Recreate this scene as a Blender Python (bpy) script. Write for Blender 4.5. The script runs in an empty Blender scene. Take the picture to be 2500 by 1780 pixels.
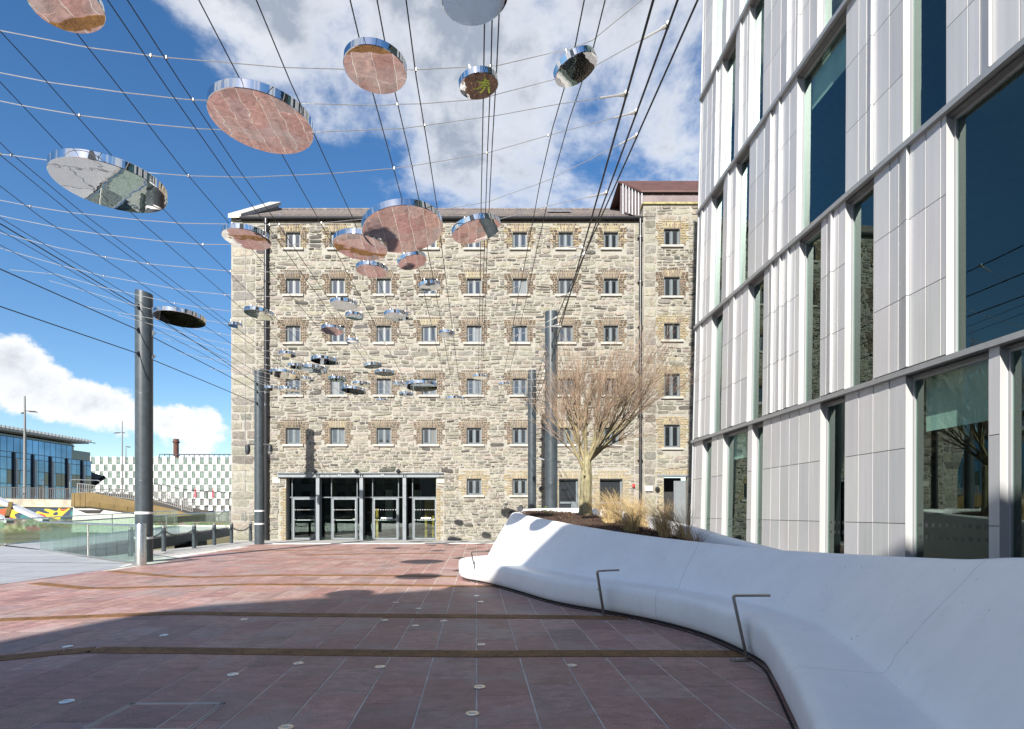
import bpy, math, random
from mathutils import Vector, Matrix, noise
R = math.radians
rnd = random.Random(7)
sc = bpy.context.scene
COL = sc.collection

# ------------------------------------------------------------------ camera
F, HC, UC, VC = 1400.0, 1.5, 1250.0, 1250.0        # focal length in photo pixels, eye height, vanishing column, horizon row
cam_d = bpy.data.cameras.new('camera')
cam = bpy.data.objects.new('camera', cam_d); COL.objects.link(cam)
cam.location = (0, 0, HC); cam.rotation_euler = (R(90), 0, 0)
cam_d.sensor_fit = 'HORIZONTAL'; cam_d.sensor_width = 36.0
cam_d.lens = 36.0 * F / 2500.0
cam_d.shift_y = 360.0 / 2500.0
cam_d.clip_start = 0.05; cam_d.clip_end = 3000
sc.camera = cam

# ------------------------------------------------------------------ light
SUN_EL, SUN_DX, SUN_DY = R(30.5), 0.278, 1.0          # light travels towards +x a little and +y
hl = math.hypot(SUN_DX, SUN_DY)
sdir = Vector((SUN_DX/hl*math.cos(SUN_EL), SUN_DY/hl*math.cos(SUN_EL), -math.sin(SUN_EL)))
sun_d = bpy.data.lights.new('sun', 'SUN'); sun_d.energy = 5.0; sun_d.angle = R(0.55); sun_d.color = (1.0, 0.955, 0.88)
sun = bpy.data.objects.new('sun', sun_d); COL.objects.link(sun)
sun.rotation_euler = sdir.to_track_quat('-Z', 'Y').to_euler(); sun.location = (-10, -40, 40)

world = bpy.data.worlds.new('World'); sc.world = world; world.use_nodes = True

class NT:
    """small helper round a node tree"""
    def __init__(s, tree): s.t = tree; tree.nodes.clear()
    def n(s, typ, **kw):
        nd = s.t.nodes.new(typ)
        ins = kw.pop('ins', {})
        for k, v in kw.items(): setattr(nd, k, v)
        for k, v in ins.items():
            i = nd.inputs[k]
            if isinstance(v, bpy.types.NodeSocket): s.t.links.new(v, i)
            else: i.default_value = v
        return nd
    def math(s, op, a, b=0.0, c=None, clamp=False):
        ins = {0: a, 1: b}
        if c is not None: ins[2] = c
        return s.n('ShaderNodeMath', operation=op, use_clamp=clamp, ins=ins).outputs[0]
    def vm(s, op, a, b=(0, 0, 0), out=0):
        return s.n('ShaderNodeVectorMath', operation=op, ins={0: a, 1: b}).outputs[out]
    def mix(s, f, a, b, blend='MIX'):
        nd = s.n('ShaderNodeMix', data_type='RGBA', blend_type=blend)
        for i, v in ((0, f), (6, a), (7, b)):
            if isinstance(v, bpy.types.NodeSocket): s.t.links.new(v, nd.inputs[i])
            else: nd.inputs[i].default_value = v if i == 0 else (tuple(v) + (1,))[:4]
        return nd.outputs[2]
    def noise(s, vec, scale, detail=4, rough=0.55, dist=0.0):
        ins = {'Scale': scale, 'Detail': detail, 'Roughness': rough, 'Distortion': dist}
        if vec is not None: ins['Vector'] = vec
        return s.n('ShaderNodeTexNoise', ins=ins).outputs[0]
    def ramp(s, f, stops, interp='LINEAR'):
        nd = s.n('ShaderNodeValToRGB', ins={0: f}); cr = nd.color_ramp; cr.interpolation = interp
        while len(cr.elements) < len(stops): cr.elements.new(0.5)
        for e, (p, c) in zip(cr.elements, stops):
            e.position = p; e.color = (tuple(c) + (1,))[:4] if not isinstance(c, (int, float)) else (c, c, c, 1)
        return nd.outputs[0]
    def smooth(s, x, lo, hi):
        return s.n('ShaderNodeMapRange', interpolation_type='SMOOTHSTEP', ins={0: x, 1: lo, 2: hi, 3: 0.0, 4: 1.0}).outputs[0]
    def link(s, a, b): s.t.links.new(a, b)

def build_world():
    w = NT(world.node_tree)
    sky = w.n('ShaderNodeTexSky', sky_type='NISHITA', sun_disc=False, sun_elevation=SUN_EL,
              sun_rotation=math.atan2(-SUN_DX, -SUN_DY), altitude=0, air_density=1.0, dust_density=0.35, ozone_density=2.2)
    skycol = w.n('ShaderNodeHueSaturation', ins={'Hue': .503, 'Saturation': 1.26, 'Value': 1.0, 'Color': sky.outputs[0]}).outputs[0]
    bg = w.n('ShaderNodeBackground', ins={'Color': skycol, 'Strength': 0.083})
    d = w.vm('NORMALIZE', w.n('ShaderNodeTexCoord').outputs['Generated'])
    p = w.vm('MULTIPLY', d, (1.0, 1.0, 1.55))
    big = w.noise(p, 2.6, 10, 0.62, 0.2)
    low = w.vm('ADD', p, (0.05, 0.10, 0.10))
    big2 = w.noise(low, 2.6, 6, 0.60, 0.2)
    # cloud banks: where the sky is thick with cloud and where it is clear
    def blob(u, v, k, amp):
        c = Vector(((u-UC)/F, 1, (VC-v)/F)).normalized()
        dot = w.vm('DOT_PRODUCT', d, tuple(c), out=1)
        e = w.math('EXPONENT', w.math('MULTIPLY', w.math('SUBTRACT', dot, 1.0), k))
        return w.math('MULTIPLY', e, amp)
    tot = None
    for b in [(1000, 80, 18, .17), (520, 30, 120, .16), (420, -40, 120, .10), (700, 230, 60, .11), (1330, 330, 40, .10), (1560, 300, 60, .06), (1100, 430, 110, .04), (1580, 20, 200, -.06),
              (120, 330, 14, -.30), (560, 470, 60, -.14), (330, 150, 160, -.10), (300, 640, 50, -.22), (1500, 520, 80, -.14), (1250, 520, 120, -.12), (900, 500, 90, -.10),
              (30, 800, 240, .26), (130, 900, 330, .20), (250, 985, 500, .24), (440, 1010, 420, .24), (480, 850, 500, .22), (40, 960, 500, .12), (320, 820, 300, -.24), (150, 720, 200, -.10),
              (90, 1100, 700, -.12), (380, 1120, 900, -.10), (-300, 880, 60, .10)]:
        x = blob(*b); tot = x if tot is None else w.math('ADD', tot, x)
    dens = w.math('ADD', w.math('MULTIPLY_ADD', big, 1.35, -.175), tot)
    zz = w.n('ShaderNodeSeparateXYZ', ins={0: d}).outputs[2]
    hi = w.smooth(zz, .26, .42)                          # low cumulus has crisp edges, the high sheet frays out
    mask = w.n('ShaderNodeMapRange', interpolation_type='SMOOTHSTEP', ins={0: dens, 1: w.math('SUBTRACT', .535, w.math('MULTIPLY', hi, .035)), 2: w.math('ADD', .60, w.math('MULTIPLY', hi, .11)), 3: 0.0, 4: 1.0}).outputs[0]
    thick = w.smooth(dens, 0.58, 0.84)
    lit = w.smooth(w.math('SUBTRACT', big2, big), -0.12, 0.12)
    shade = w.math('MULTIPLY', thick, w.math('SUBTRACT', 1.0, lit), clamp=True)
    shade = w.math('ADD', shade, w.math('MULTIPLY', thick, 0.28), clamp=True)
    ccol = w.mix(shade, (0.93, 0.94, 0.96), (0.40, 0.44, 0.50))
    cb = w.n('ShaderNodeBackground', ins={'Color': ccol, 'Strength': 0.58})
    up = w.smooth(w.n('ShaderNodeSeparateXYZ', ins={0: d}).outputs[2], -0.02, 0.03)
    fac = w.math('MULTIPLY', w.math('MULTIPLY', mask, up), w.math('SUBTRACT', .95, w.math('MULTIPLY', hi, .13)))
    mx = w.n('ShaderNodeMixShader', ins={0: fac, 1: bg.outputs[0], 2: cb.outputs[0]})
    w.n('ShaderNodeOutputWorld', ins={'Surface': mx.outputs[0]})
build_world()

sc.view_settings.view_transform = 'Standard'; sc.view_settings.look = 'None'
sc.view_settings.exposure = 1.0; sc.view_settings.gamma = 1.0
sc.view_settings.use_curve_mapping = False
sc.cycles.use_denoising = True
sc.cycles.max_bounces = 8; sc.cycles.diffuse_bounces = 3; sc.cycles.glossy_bounces = 4
sc.cycles.transmission_bounces = 4; sc.cycles.transparent_max_bounces = 16
sc.cycles.sample_clamp_indirect = 4.0; sc.cycles.caustics_reflective = False; sc.cycles.caustics_refractive = False

# ------------------------------------------------------------------ materials
MATS = {}
def mat(name, build):
    m = bpy.data.materials.new(name); m.use_nodes = True
    t = NT(m.node_tree); build(t); MATS[name] = m; return m
def pbsdf(t, **ins):
    nd = t.n('ShaderNodeBsdfPrincipled', ins=ins)
    t.n('ShaderNodeOutputMaterial', ins={'Surface': nd.outputs[0]}); return nd
def objco(t): return t.n('ShaderNodeTexCoord').outputs['Object']
def geo(t): return t.n('ShaderNodeNewGeometry').outputs['Position']
def bump(t, h, strength, dist):
    return t.n('ShaderNodeBump', ins={'Height': h, 'Strength': strength, 'Distance': dist}).outputs[0]

def plain(name, col, rough=0.5, metal=0.0, var=0.08, scale=6.0, bmp=0.0, spec=0.5):
    def b(t):
        g = geo(t); n1 = t.noise(g, scale, 5); n2 = t.noise(g, scale*7, 3)
        c0 = tuple(x*(1-var) for x in col); c1 = tuple(min(1, x*(1+var)) for x in col)
        c = t.mix(t.math('ADD', t.math('MULTIPLY', n1, .7), t.math('MULTIPLY', n2, .3)), c0, c1)
        c = t.mix(t.smooth(n1, .3, .7), c0, c1)
        ins = {'Base Color': c, 'Roughness': t.math('ADD', t.math('MULTIPLY', n2, .18), rough-.09), 'Metallic': metal, 'Specular IOR Level': spec}
        if bmp: ins['Normal'] = bump(t, n2, bmp, .01)
        pbsdf(t, **ins)
    return mat(name, b)

def tinted(name, rough, scale, var, bmp, dist, dark=None):
    """base colour read from the per-piece tint, broken up by grain and weathering"""
    def b(t):
        g = geo(t)
        tint = t.n('ShaderNodeAttribute', attribute_name='tint').outputs['Color']
        n1 = t.noise(g, scale, 6, .62, .3); n2 = t.noise(g, scale*5, 4, .65)
        g2 = t.vm('MULTIPLY', g, (1, 1, 1.9)); f = t.math('ADD', t.math('MULTIPLY', n1, .6), t.math('MULTIPLY', n2, .4))
        k = t.ramp(f, [(.28, 1-var), (.5, 1.0), (.72, 1+var)])
        c = t.mix(1.0, tint, k, 'MULTIPLY')
        if dark:
            c = t.mix(t.math('MULTIPLY', t.smooth(t.noise(g2, scale*1.8, 6, .72, .6), .55, .66), .72), c, dark)
        pbsdf(t, **{'Base Color': c, 'Roughness': rough, 'Normal': bump(t, f, bmp, dist), 'Specular IOR Level': .3})
    return mat(name, b)

tinted('stone', .92, 5.5, .46, 1.0, .09, dark=(.06, .055, .046))
tinted('brick', .9, 14, .28, .5, .012)
def _mortar(t):
    g = geo(t); n1 = t.noise(g, 2.2, 6, .6); n2 = t.noise(g, 22, 5, .65)
    c = t.ramp(t.math('ADD', t.math('MULTIPLY', n1, .6), t.math('MULTIPLY', n2, .4)), [(.3, (.20, .189, .162)), (.5, (.297, .284, .248)), (.7, (.338, .325, .286))])
    pbsdf(t, **{'Base Color': c, 'Roughness': .95, 'Normal': bump(t, n2, .7, .03), 'Specular IOR Level': .2})
mat('mortar', _mortar)
def _granite(t):
    g = geo(t)
    tint = t.n('ShaderNodeAttribute', attribute_name='tint').outputs['Color']
    n0 = t.noise(g, .9, 5, .6); n1 = t.noise(t.vm('MULTIPLY', g, (1, 1.6, 1)), 6, 6, .7, .4); n2 = t.noise(g, 170, 3, .7)
    k = t.ramp(n1, [(.28, .58), (.5, 1.0), (.70, 1.42)])
    c = t.mix(1.0, tint, k, 'MULTIPLY')
    c = t.mix(t.smooth(n2, .50, .75), c, (.30, .23, .215))
    c = t.mix(t.math('MULTIPLY', t.smooth(n0, .48, .68), .5), c, (.36, .31, .29))        # pale dusty wear
    c = t.mix(t.math('MULTIPLY', t.smooth(t.noise(g, 2.3, 5, .65, .5), .56, .70), .40), c, (.11, .07, .066))   # damp dark stains
    c = t.mix(1.0, c, t.ramp(t.noise(g, 75, 3, .7), [(.32, .70), (.5, 1.0), (.68, 1.36)]), 'MULTIPLY')
    sp = t.noise(g, 17, 3, .6)
    c = t.mix(t.math('MULTIPLY', t.smooth(sp, .68, .72), .7), c, (.55, .50, .47))            # chips and splashes
    pbsdf(t, **{'Base Color': c, 'Roughness': t.math('ADD', t.math('MULTIPLY', n1, .3), .45), 'Normal': bump(t, n2, .18, .004), 'Specular IOR Level': .45})
mat('granite', _granite)
plain('joint_mortar', (.58, .55, .50), .95, var=.25, scale=3)
plain('grey_paving', (.34, .33, .31), .85, var=.16, scale=2.5, bmp=.2)
plain('pale_kerb', (.62, .60, .56), .8, var=.08)
plain('frame_grey', (.135, .158, .172), .42, var=.05)
plain('frame_dark', (.030, .034, .038), .45)
plain('steel_grey', (.20, .22, .235), .40, .25, var=.07, scale=3)
plain('pole_paint', (.040, .052, .060), .38, 0.0, var=.14, scale=5, bmp=.05)
plain('pipe_black', (.018, .018, .020), .35)
plain('white_paint', (.80, .80, .78), .5, var=.03)
plain('sill_stone', (.40, .38, .335), .85, var=.12, scale=5, bmp=.15)
plain('moss_stone', (.30, .265, .125), .9, var=.3, scale=4)
plain('steel_pale', (.48, .49, .50), .5, .1)
def _roof(t):
    g = geo(t)
    br = t.n('ShaderNodeTexBrick', offset=.5, ins={'Vector': t.vm('MULTIPLY', g, (1, 1.2, 0)), 'Scale': 1.0, 'Color1': (.16, .13, .12, 1), 'Color2': (.105, .095, .10, 1), 'Mortar': (.03, .03, .03, 1), 'Mortar Size': .012, 'Brick Width': .35, 'Row Height': .24})
    n = t.noise(g, 4, 5, .6)
    c = t.mix(t.smooth(n, .5, .75), br.outputs['Color'], (.22, .19, .16))
    pbsdf(t, **{'Base Color': c, 'Roughness': .75, 'Normal': bump(t, br.outputs['Fac'], -.6, .02)})
mat('slate', _roof)
plain('copper_roof', (.090, .044, .036), .6, .1, var=.14, scale=2)
plain('copper_wall', (.165, .130, .132), .5, .2, var=.14, scale=1.6)
plain('lead', (.36, .38, .40), .55, .3, var=.12)
def _concrete(t):
    g = geo(t); n1 = t.noise(g, 1.7, 6, .6, .3); n2 = t.noise(g, 60, 3, .6); n3 = t.noise(g, 6, 6, .7)
    c = t.mix(t.smooth(n1, .3, .7), (.83, .835, .835), (.885, .89, .885))
    c = t.mix(t.math('MULTIPLY', t.smooth(n3, .56, .76), .26), c, (.68, .665, .63))
    sp = t.noise(g, 30, 1, .4); c = t.mix(t.smooth(sp, .795, .81), c, (.25, .24, .22))
    c = t.mix(t.math('MULTIPLY', t.smooth(t.noise(t.vm('MULTIPLY', g, (5, 5, .8)), 1, 6, .65), .54, .74), .13), c, (.56, .54, .50))
    pbsdf(t, **{'Base Color': c, 'Roughness': t.math('ADD', t.math('MULTIPLY', n3, .25), .36), 'Normal': bump(t, t.math('ADD', n2, t.math('MULTIPLY', n1, 2)), .06, .02), 'Specular IOR Level': .4})
mat('white_concrete', _concrete)
def _panel(t):
    g = geo(t)
    tint = t.n('ShaderNodeAttribute', attribute_name='tint').outputs['Color']
    n = t.noise(t.vm('MULTIPLY', g, (1, 1, .25)), 2.0, 4); st = t.noise(t.vm('MULTIPLY', g, (14, 14, .35)), 1.0, 5)
    c = t.mix(1.0, tint, t.ramp(t.math('ADD', t.math('MULTIPLY', n, .5), t.math('MULTIPLY', st, .5)), [(.3, .86), (.7, 1.05)]), 'MULTIPLY')
    pbsdf(t, **{'Base Color': c, 'Roughness': .36, 'Metallic': .15, 'Specular IOR Level': .5})
mat('white_panel', _panel)
plain('panel_gap', (.10, .10, .105), .8)
plain('ledge_grey', (.34, .35, .355), .42, .3, var=.05)
def glass(name, tint, refl, ior, interior):
    def b(t):
        bk = t.n('ShaderNodeNewGeometry').outputs['Backfacing']
        fr = t.n('ShaderNodeFresnel', ins={'IOR': t.math('ADD', ior, t.math('MULTIPLY', bk, 1/ior-ior))})
        n = t.noise(geo(t), .45, 2)
        nm = bump(t, n, .015, .1)
        tr = t.n('ShaderNodeBsdfTransparent', ins={'Color': tint + (1,)})
        gl = t.n('ShaderNodeBsdfGlossy', ins={'Color': refl + (1,), 'Roughness': 0.0, 'Normal': nm})
        mx = t.n('ShaderNodeMixShader', ins={0: fr.outputs[0], 1: tr.outputs[0], 2: gl.outputs[0]})
        t.n('ShaderNodeOutputMaterial', ins={'Surface': mx.outputs[0]})
    return mat(name, b)
glass('green_glass', (.54, .72, .66), (.80, 1.0, .92), 2.0, None)
glass('clear_glass', (.66, .74, .72), (.95, 1, .97), 1.5, None)
glass('balustrade_glass', (.84, .905, .87), (.9, 1, .95), 1.48, None)
def _dark_glass(t):
    n = t.noise(geo(t), .7, 2)
    rn = t.n('ShaderNodeObjectInfo').outputs['Random']
    c = t.ramp(rn, [(0, (.012, .014, .016)), (.7, (.03, .034, .038)), (.86, (.05, .055, .06)), (1, (.20, .20, .19))])
    pbsdf(t, **{'Base Color': c, 'Roughness': .03, 'IOR': 1.75, 'Normal': bump(t, n, .12, .1), 'Specular IOR Level': .8})
mat('dark_glass', _dark_glass)
plain('office_glass', (.115, .235, .40), .09, 0.75, var=.30, scale=.12, spec=1.0)
plain('office_glass_dark', (.018, .030, .036), .06, 0.0, var=.3, scale=.15, spec=1.0)
plain('mullion_blue', (.018, .025, .045), .4)
plain('hotel_glass', (.125, .165, .148), .2, 0, var=.3, scale=.6)
plain('hotel_frame', (.10, .105, .10), .5)
plain('hotel_white', (.80, .80, .78), .5, var=.03, scale=.3)
def _mirror(t):
    g = geo(t); n = t.noise(g, 3.0, 2); 
    pbsdf(t, **{'Base Color': (.74, .73, .71, 1), 'Metallic': 1.0, 'Roughness': .012, 'Normal': bump(t, n, .010, .1)})
mat('mirror', _mirror)
plain('stainless', (.62, .61, .58), .28, 1.0, var=.06, scale=9)
plain('brushed_steel', (.30, .275, .25), .38, 1.0, var=.10, scale=9)
plain('cable_dark', (.035, .033, .032), .45, .4)
plain('cable_steel', (.62, .60, .56), .35, .6)
def _corten(t):
    g = geo(t); n = t.noise(g, 3, 6, .65); n2 = t.noise(g, 30, 4, .6)
    c = t.ramp(t.math('ADD', t.math('MULTIPLY', n, .6), t.math('MULTIPLY', n2, .4)), [(.3, (.07, .034, .012)), (.52, (.19, .090, .026)), (.7, (.32, .165, .050))])
    pbsdf(t, **{'Base Color': c, 'Roughness': .75, 'Normal': bump(t, n2, .3, .006)})
mat('corten', _corten)
plain('slot_dark', (.008, .007, .006), .9)
def _grating(t):
    g = geo(t)
    wv = t.n('ShaderNodeTexWave', wave_type='BANDS', bands_direction='X', ins={'Vector': g, 'Scale': 5.5, 'Distortion': 0})
    wv2 = t.n('ShaderNodeTexWave', wave_type='BANDS', bands_direction='Y', ins={'Vector': g, 'Scale': 5.5, 'Distortion': 0})
    h = t.math('MULTIPLY', wv.outputs['Fac'], wv2.outputs['Fac'])
    n = t.noise(g, 1.3, 5)
    c = t.mix(t.smooth(h, .2, .6), (.40, .40, .41), (.54, .54, .55))
    c = t.mix(t.math('MULTIPLY', n, .4), c, (.42, .42, .43))
    br = t.n('ShaderNodeTexBrick', offset=.5, ins={'Vector': g, 'Scale': 1.0, 'Color1': (1, 1, 1, 1), 'Color2': (.86, .86, .86, 1), 'Mortar': (.30, .30, .30, 1), 'Mortar Size': .022, 'Brick Width': 2.4, 'Row Height': 1.2})
    c = t.mix(1.0, c, br.outputs['Color'], 'MULTIPLY')
    c = t.mix(t.math('MULTIPLY', t.smooth(t.noise(g, .5, 6, .65), .5, .7), .35), c, (.33, .32, .31))
    pbsdf(t, **{'Base Color': c, 'Roughness': .55, 'Metallic': .2, 'Normal': bump(t, h, .15, .006)})
mat('grating', _grating)
def _water(t):
    g = geo(t); n = t.noise(t.vm('MULTIPLY', g, (1, .6, 1)), 1.1, 4, .55)
    pbsdf(t, **{'Base Color': (.055, .052, .022, 1), 'Roughness': .12, 'Normal': bump(t, n, .25, .25), 'Specular IOR Level': .35})
mat('water', _water)
def _quay(t):
    g = geo(t)
    v = t.n('ShaderNodeTexVoronoi', ins={'Vector': t.vm('MULTIPLY', g, (.9, .9, 1.6)), 'Scale': 1.1}).outputs['Color']
    n = t.noise(g, 2.5, 6, .65)
    c = t.mix(.45, t.ramp(n, [(.3, (.07, .065, .035)), (.5, (.17, .155, .095)), (.72, (.34, .32, .25))]), v, 'SOFT_LIGHT')
    c = t.mix(t.smooth(t.n('ShaderNodeSeparateXYZ', ins={0: g}).outputs[2], -.9, -.2), (.085, .078, .045), c)       # tide mark of green weed
    pbsdf(t, **{'Base Color': c, 'Roughness': .9, 'Normal': bump(t, n, .6, .08)})
mat('quay_stone', _quay)
def _mural(t):
    g = geo(t); p = t.vm('MULTIPLY', g, (.20, .0, .42))
    v = t.n('ShaderNodeTexNoise', ins={'Vector': p, 'Scale': 1.5, 'Detail': 0.6, 'Roughness': .4, 'Distortion': 1.2}).outputs[0]
    c = t.ramp(v, [(0, (.015, .13, .13)), (.36, (.02, .04, .07)), (.48, (.62, .42, .02)), (.535, (.36, .07, .02)), (.575, (.02, .10, .11)), (.66, (.22, .46, .43))], 'CONSTANT')
    pbsdf(t, **{'Base Color': c, 'Roughness': .7})
mat('mural', _mural)
plain('bridge_concrete', (.40, .36, .28), .9, var=.25, scale=1.2, bmp=.3)
plain('bronze_cladding', (.155, .105, .038), .5, .25, var=.16, scale=.7)
plain('abutment_white', (.62, .58, .52), .8, var=.08, scale=.8)
plain('rail_dark', (.045, .042, .045), .5)
plain('rail_grey', (.20, .195, .19), .5, .3)
plain('beam_black', (.014, .014, .016), .5)
plain('chimney_brick', (.095, .040, .030), .9, var=.25, scale=.8)
plain('umbrella_red', (.55, .06, .10), .8)
def _bark(t):
    g = geo(t); n = t.noise(t.vm('MULTIPLY', g, (1, 1, .35)), 22, 5, .6); n2 = t.noise(g, 5, 4)
    c = t.ramp(t.math('ADD', t.math('MULTIPLY', n, .6), t.math('MULTIPLY', n2, .4)), [(.34, (.085, .072, .04)), (.5, (.23, .205, .115)), (.66, (.34, .315, .20))])
    pbsdf(t, **{'Base Color': c, 'Roughness': .9, 'Normal': bump(t, n, .7, .02)})
mat('bark', _bark)
plain('twig', (.255, .18, .125), .85, var=.3, scale=3)
plain('limb_bark', (.21, .175, .095), .85, var=.25, scale=5)
tinted('straw', .8, 9, .22, .1, .01)
tinted('mulch', .95, 18, .4, .8, .03)
plain('soil', (.060, .032, .022), .98, var=.45, scale=14, bmp=.9)
tinted('fern', .7, 9, .2, .1, .01)
plain('lamp_black', (.020, .022, .026), .4)
plain('lens_grey', (.45, .47, .47), .18, 0, spec=.8)
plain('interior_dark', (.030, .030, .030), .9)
plain('interior_floor', (.22, .22, .225), .6)
plain('interior_pale', (.62, .63, .61), .9, var=.12, scale=2)
plain('interior_yellow', (.62, .36, .045), .7)
plain('red_plastic', (.45, .02, .02), .4)
plain('far_green', (.05, .07, .03), .9, var=.4, scale=.3)
plain('rear_wall', (.42, .41, .39), .8, var=.1, scale=.3)
plain('rear_glass', (.03, .035, .04), .15, spec=.8)
M = MATS

# ------------------------------------------------------------------ mesh helpers
def P(u, v, y): return Vector(((u-UC)/F*y, y, HC-(v-VC)/F*y))
def G(u, v, z=0.0):
    y = F*(HC-z)/(v-VC); return Vector(((u-UC)/F*y, y, z))

def link(o, parent=None, label=None, cat=None, group=None, kind=None):
    COL.objects.link(o)
    if parent is not None: o.parent = parent
    for k, v in (('label', label), ('category', cat), ('group', group), ('kind', kind)):
        if v: o[k] = v
    return o

def empty(name, loc=(0, 0, 0), label=None, cat=None, group=None, rz=0.0):
    o = bpy.data.objects.new(name, None); o.empty_display_size = .2
    o.location = loc; o.rotation_euler = (0, 0, rz)
    return link(o, None, label, cat, group)

class MB:
    def __init__(s): s.v = []; s.f = []; s.t = []; s.mi = []
    def add(s, vs, fs, tint=None, mi=0):
        b = len(s.v); s.v.extend([tuple(q) for q in vs])
        for f in fs: s.f.append(tuple(b+i for i in f)); s.t.append(tint or (1, 1, 1)); s.mi.append(mi)
    def box(s, x0, x1, y0, y1, z0, z1, tint=None, mi=0, skip=()):
        v = [(x0, y0, z0), (x1, y0, z0), (x1, y1, z0), (x0, y1, z0), (x0, y0, z1), (x1, y0, z1), (x1, y1, z1), (x0, y1, z1)]
        fs = {'b': (0, 3, 2, 1), 't': (4, 5, 6, 7), 'f': (0, 1, 5, 4), 'r': (1, 2, 6, 5), 'k': (2, 3, 7, 6), 'l': (3, 0, 4, 7)}
        s.add(v, [f for k, f in fs.items() if k not in skip], tint, mi)
    def bbox(s, x0, x1, y0, y1, z0, z1, c=.01, tint=None):
        """box with chamfered front (-y) edges"""
        v = [(x0, y1, z0), (x1, y1, z0), (x1, y1, z1), (x0, y1, z1), (x0, y0+c, z0), (x1, y0+c, z0), (x1, y0+c, z1), (x0, y0+c, z1),
             (x0+c, y0, z0+c), (x1-c, y0, z0+c), (x1-c, y0, z1-c), (x0+c, y0, z1-c)]
        s.add(v, [(3, 2, 1, 0), (0, 1, 5, 4), (1, 2, 6, 5), (2, 3, 7, 6), (3, 0, 4, 7), (4, 5, 9, 8), (5, 6, 10, 9), (6, 7, 11, 10), (7, 4, 8, 11), (8, 9, 10, 11)], tint)
    def beam(s, a, b, w, h, tint=None, up=(0, 0, 1), mi=0):
        a, b = Vector(a), Vector(b); d = (b-a).normalized(); up = Vector(up)
        sd = d.cross(up)
        if sd.length < 1e-5: sd = d.cross(Vector((1, 0, 0)))
        sd.normalize(); uu = sd.cross(d).normalized()
        vs = []
        for q in (a, b):
            for i, j in ((-1, -1), (1, -1), (1, 1), (-1, 1)): vs.append(q+sd*(i*w/2)+uu*(j*h/2))
        s.add(vs, [(0, 1, 2, 3), (7, 6, 5, 4), (0, 4, 5, 1), (1, 5, 6, 2), (2, 6, 7, 3), (3, 7, 4, 0)], tint, mi)
    def tube(s, pts, r, n=6, tint=None, cap=True, mi=0):
        pts = [Vector(p) for p in pts]
        rs = r if isinstance(r, (list, tuple)) else [r]*len(pts)
        vs = []; ref = None
        for i, p in enumerate(pts):
            d = (pts[min(i+1, len(pts)-1)]-pts[max(i-1, 0)])
            d = d.normalized() if d.length > 1e-9 else Vector((0, 0, 1))
            if ref is None:
                ref = d.cross(Vector((0, 0, 1)))
                if ref.length < 1e-3: ref = d.cross(Vector((1, 0, 0)))
            ref = (ref-d*ref.dot(d)).normalized(); bi = d.cross(ref)
            for k in range(n):
                a = 2*math.pi*k/n; vs.append(p+(ref*math.cos(a)+bi*math.sin(a))*rs[i])
        fs = []
        for i in range(len(pts)-1):
            for k in range(n):
                k2 = (k+1) % n; fs.append((i*n+k, i*n+k2, (i+1)*n+k2, (i+1)*n+k))
        if cap:
            fs.append(tuple(range(n-1, -1, -1))); fs.append(tuple((len(pts)-1)*n+k for k in range(n)))
        s.add(vs, fs, tint, mi)
    def lathe(s, prof, n=24, c=(0, 0, 0), tint=None, mi=0):
        """prof: (radius, z) list, turned about the vertical axis"""
        vs = []; c = Vector(c)
        for r, z in prof:
            for k in range(n):
                a = 2*math.pi*k/n; vs.append(c+Vector((r*math.cos(a), r*math.sin(a), z)))
        fs = []
        for i in range(len(prof)-1):
            for k in range(n):
                k2 = (k+1) % n; fs.append((i*n+k, i*n+k2, (i+1)*n+k2, (i+1)*n+k))
        fs.append(tuple(range(n-1, -1, -1))); fs.append(tuple((len(prof)-1)*n+k for k in range(n)))
        s.add(vs, fs, tint, mi)
    def prism(s, poly, z0, z1, tint=None, mi=0):
        n = len(poly)
        vs = [(x, y, z0) for x, y in poly]+[(x, y, z1) for x, y in poly]
        fs = [tuple(range(n-1, -1, -1)), tuple(range(n, 2*n))]+[(i, (i+1) % n, n+(i+1) % n, n+i) for i in range(n)]
        s.add(vs, fs, tint, mi)
    def mesh(s, name, mats, smooth=False):
        me = bpy.data.meshes.new(name); me.from_pydata(s.v, [], s.f)
        for m in (mats if isinstance(mats, (list, tuple)) else [mats]): me.materials.append(m)
        if any(t != (1, 1, 1) for t in s.t):
            at = me.attributes.new('tint', 'FLOAT_COLOR', 'FACE')
            at.data.foreach_set('color', [x for t in s.t for x in (t[0], t[1], t[2], 1.0)])
        if any(s.mi): me.polygons.foreach_set('material_index', s.mi)
        if smooth is True: me.polygons.foreach_set('use_smooth', [True]*len(me.polygons))
        me.update()
        if isinstance(smooth, float): me.shade_smooth() if False else me.set_sharp_from_angle(angle=R(smooth)); 
        if isinstance(smooth, float): me.polygons.foreach_set('use_smooth', [True]*len(me.polygons)); me.set_sharp_from_angle(angle=R(smooth))
        return me
    def build(s, name, mats, parent=None, smooth=False, loc=None, **kw):
        o = bpy.data.objects.new(name, s.mesh(name, mats, smooth))
        if loc is not None: o.location = loc
        return link(o, parent, **kw)

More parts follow.
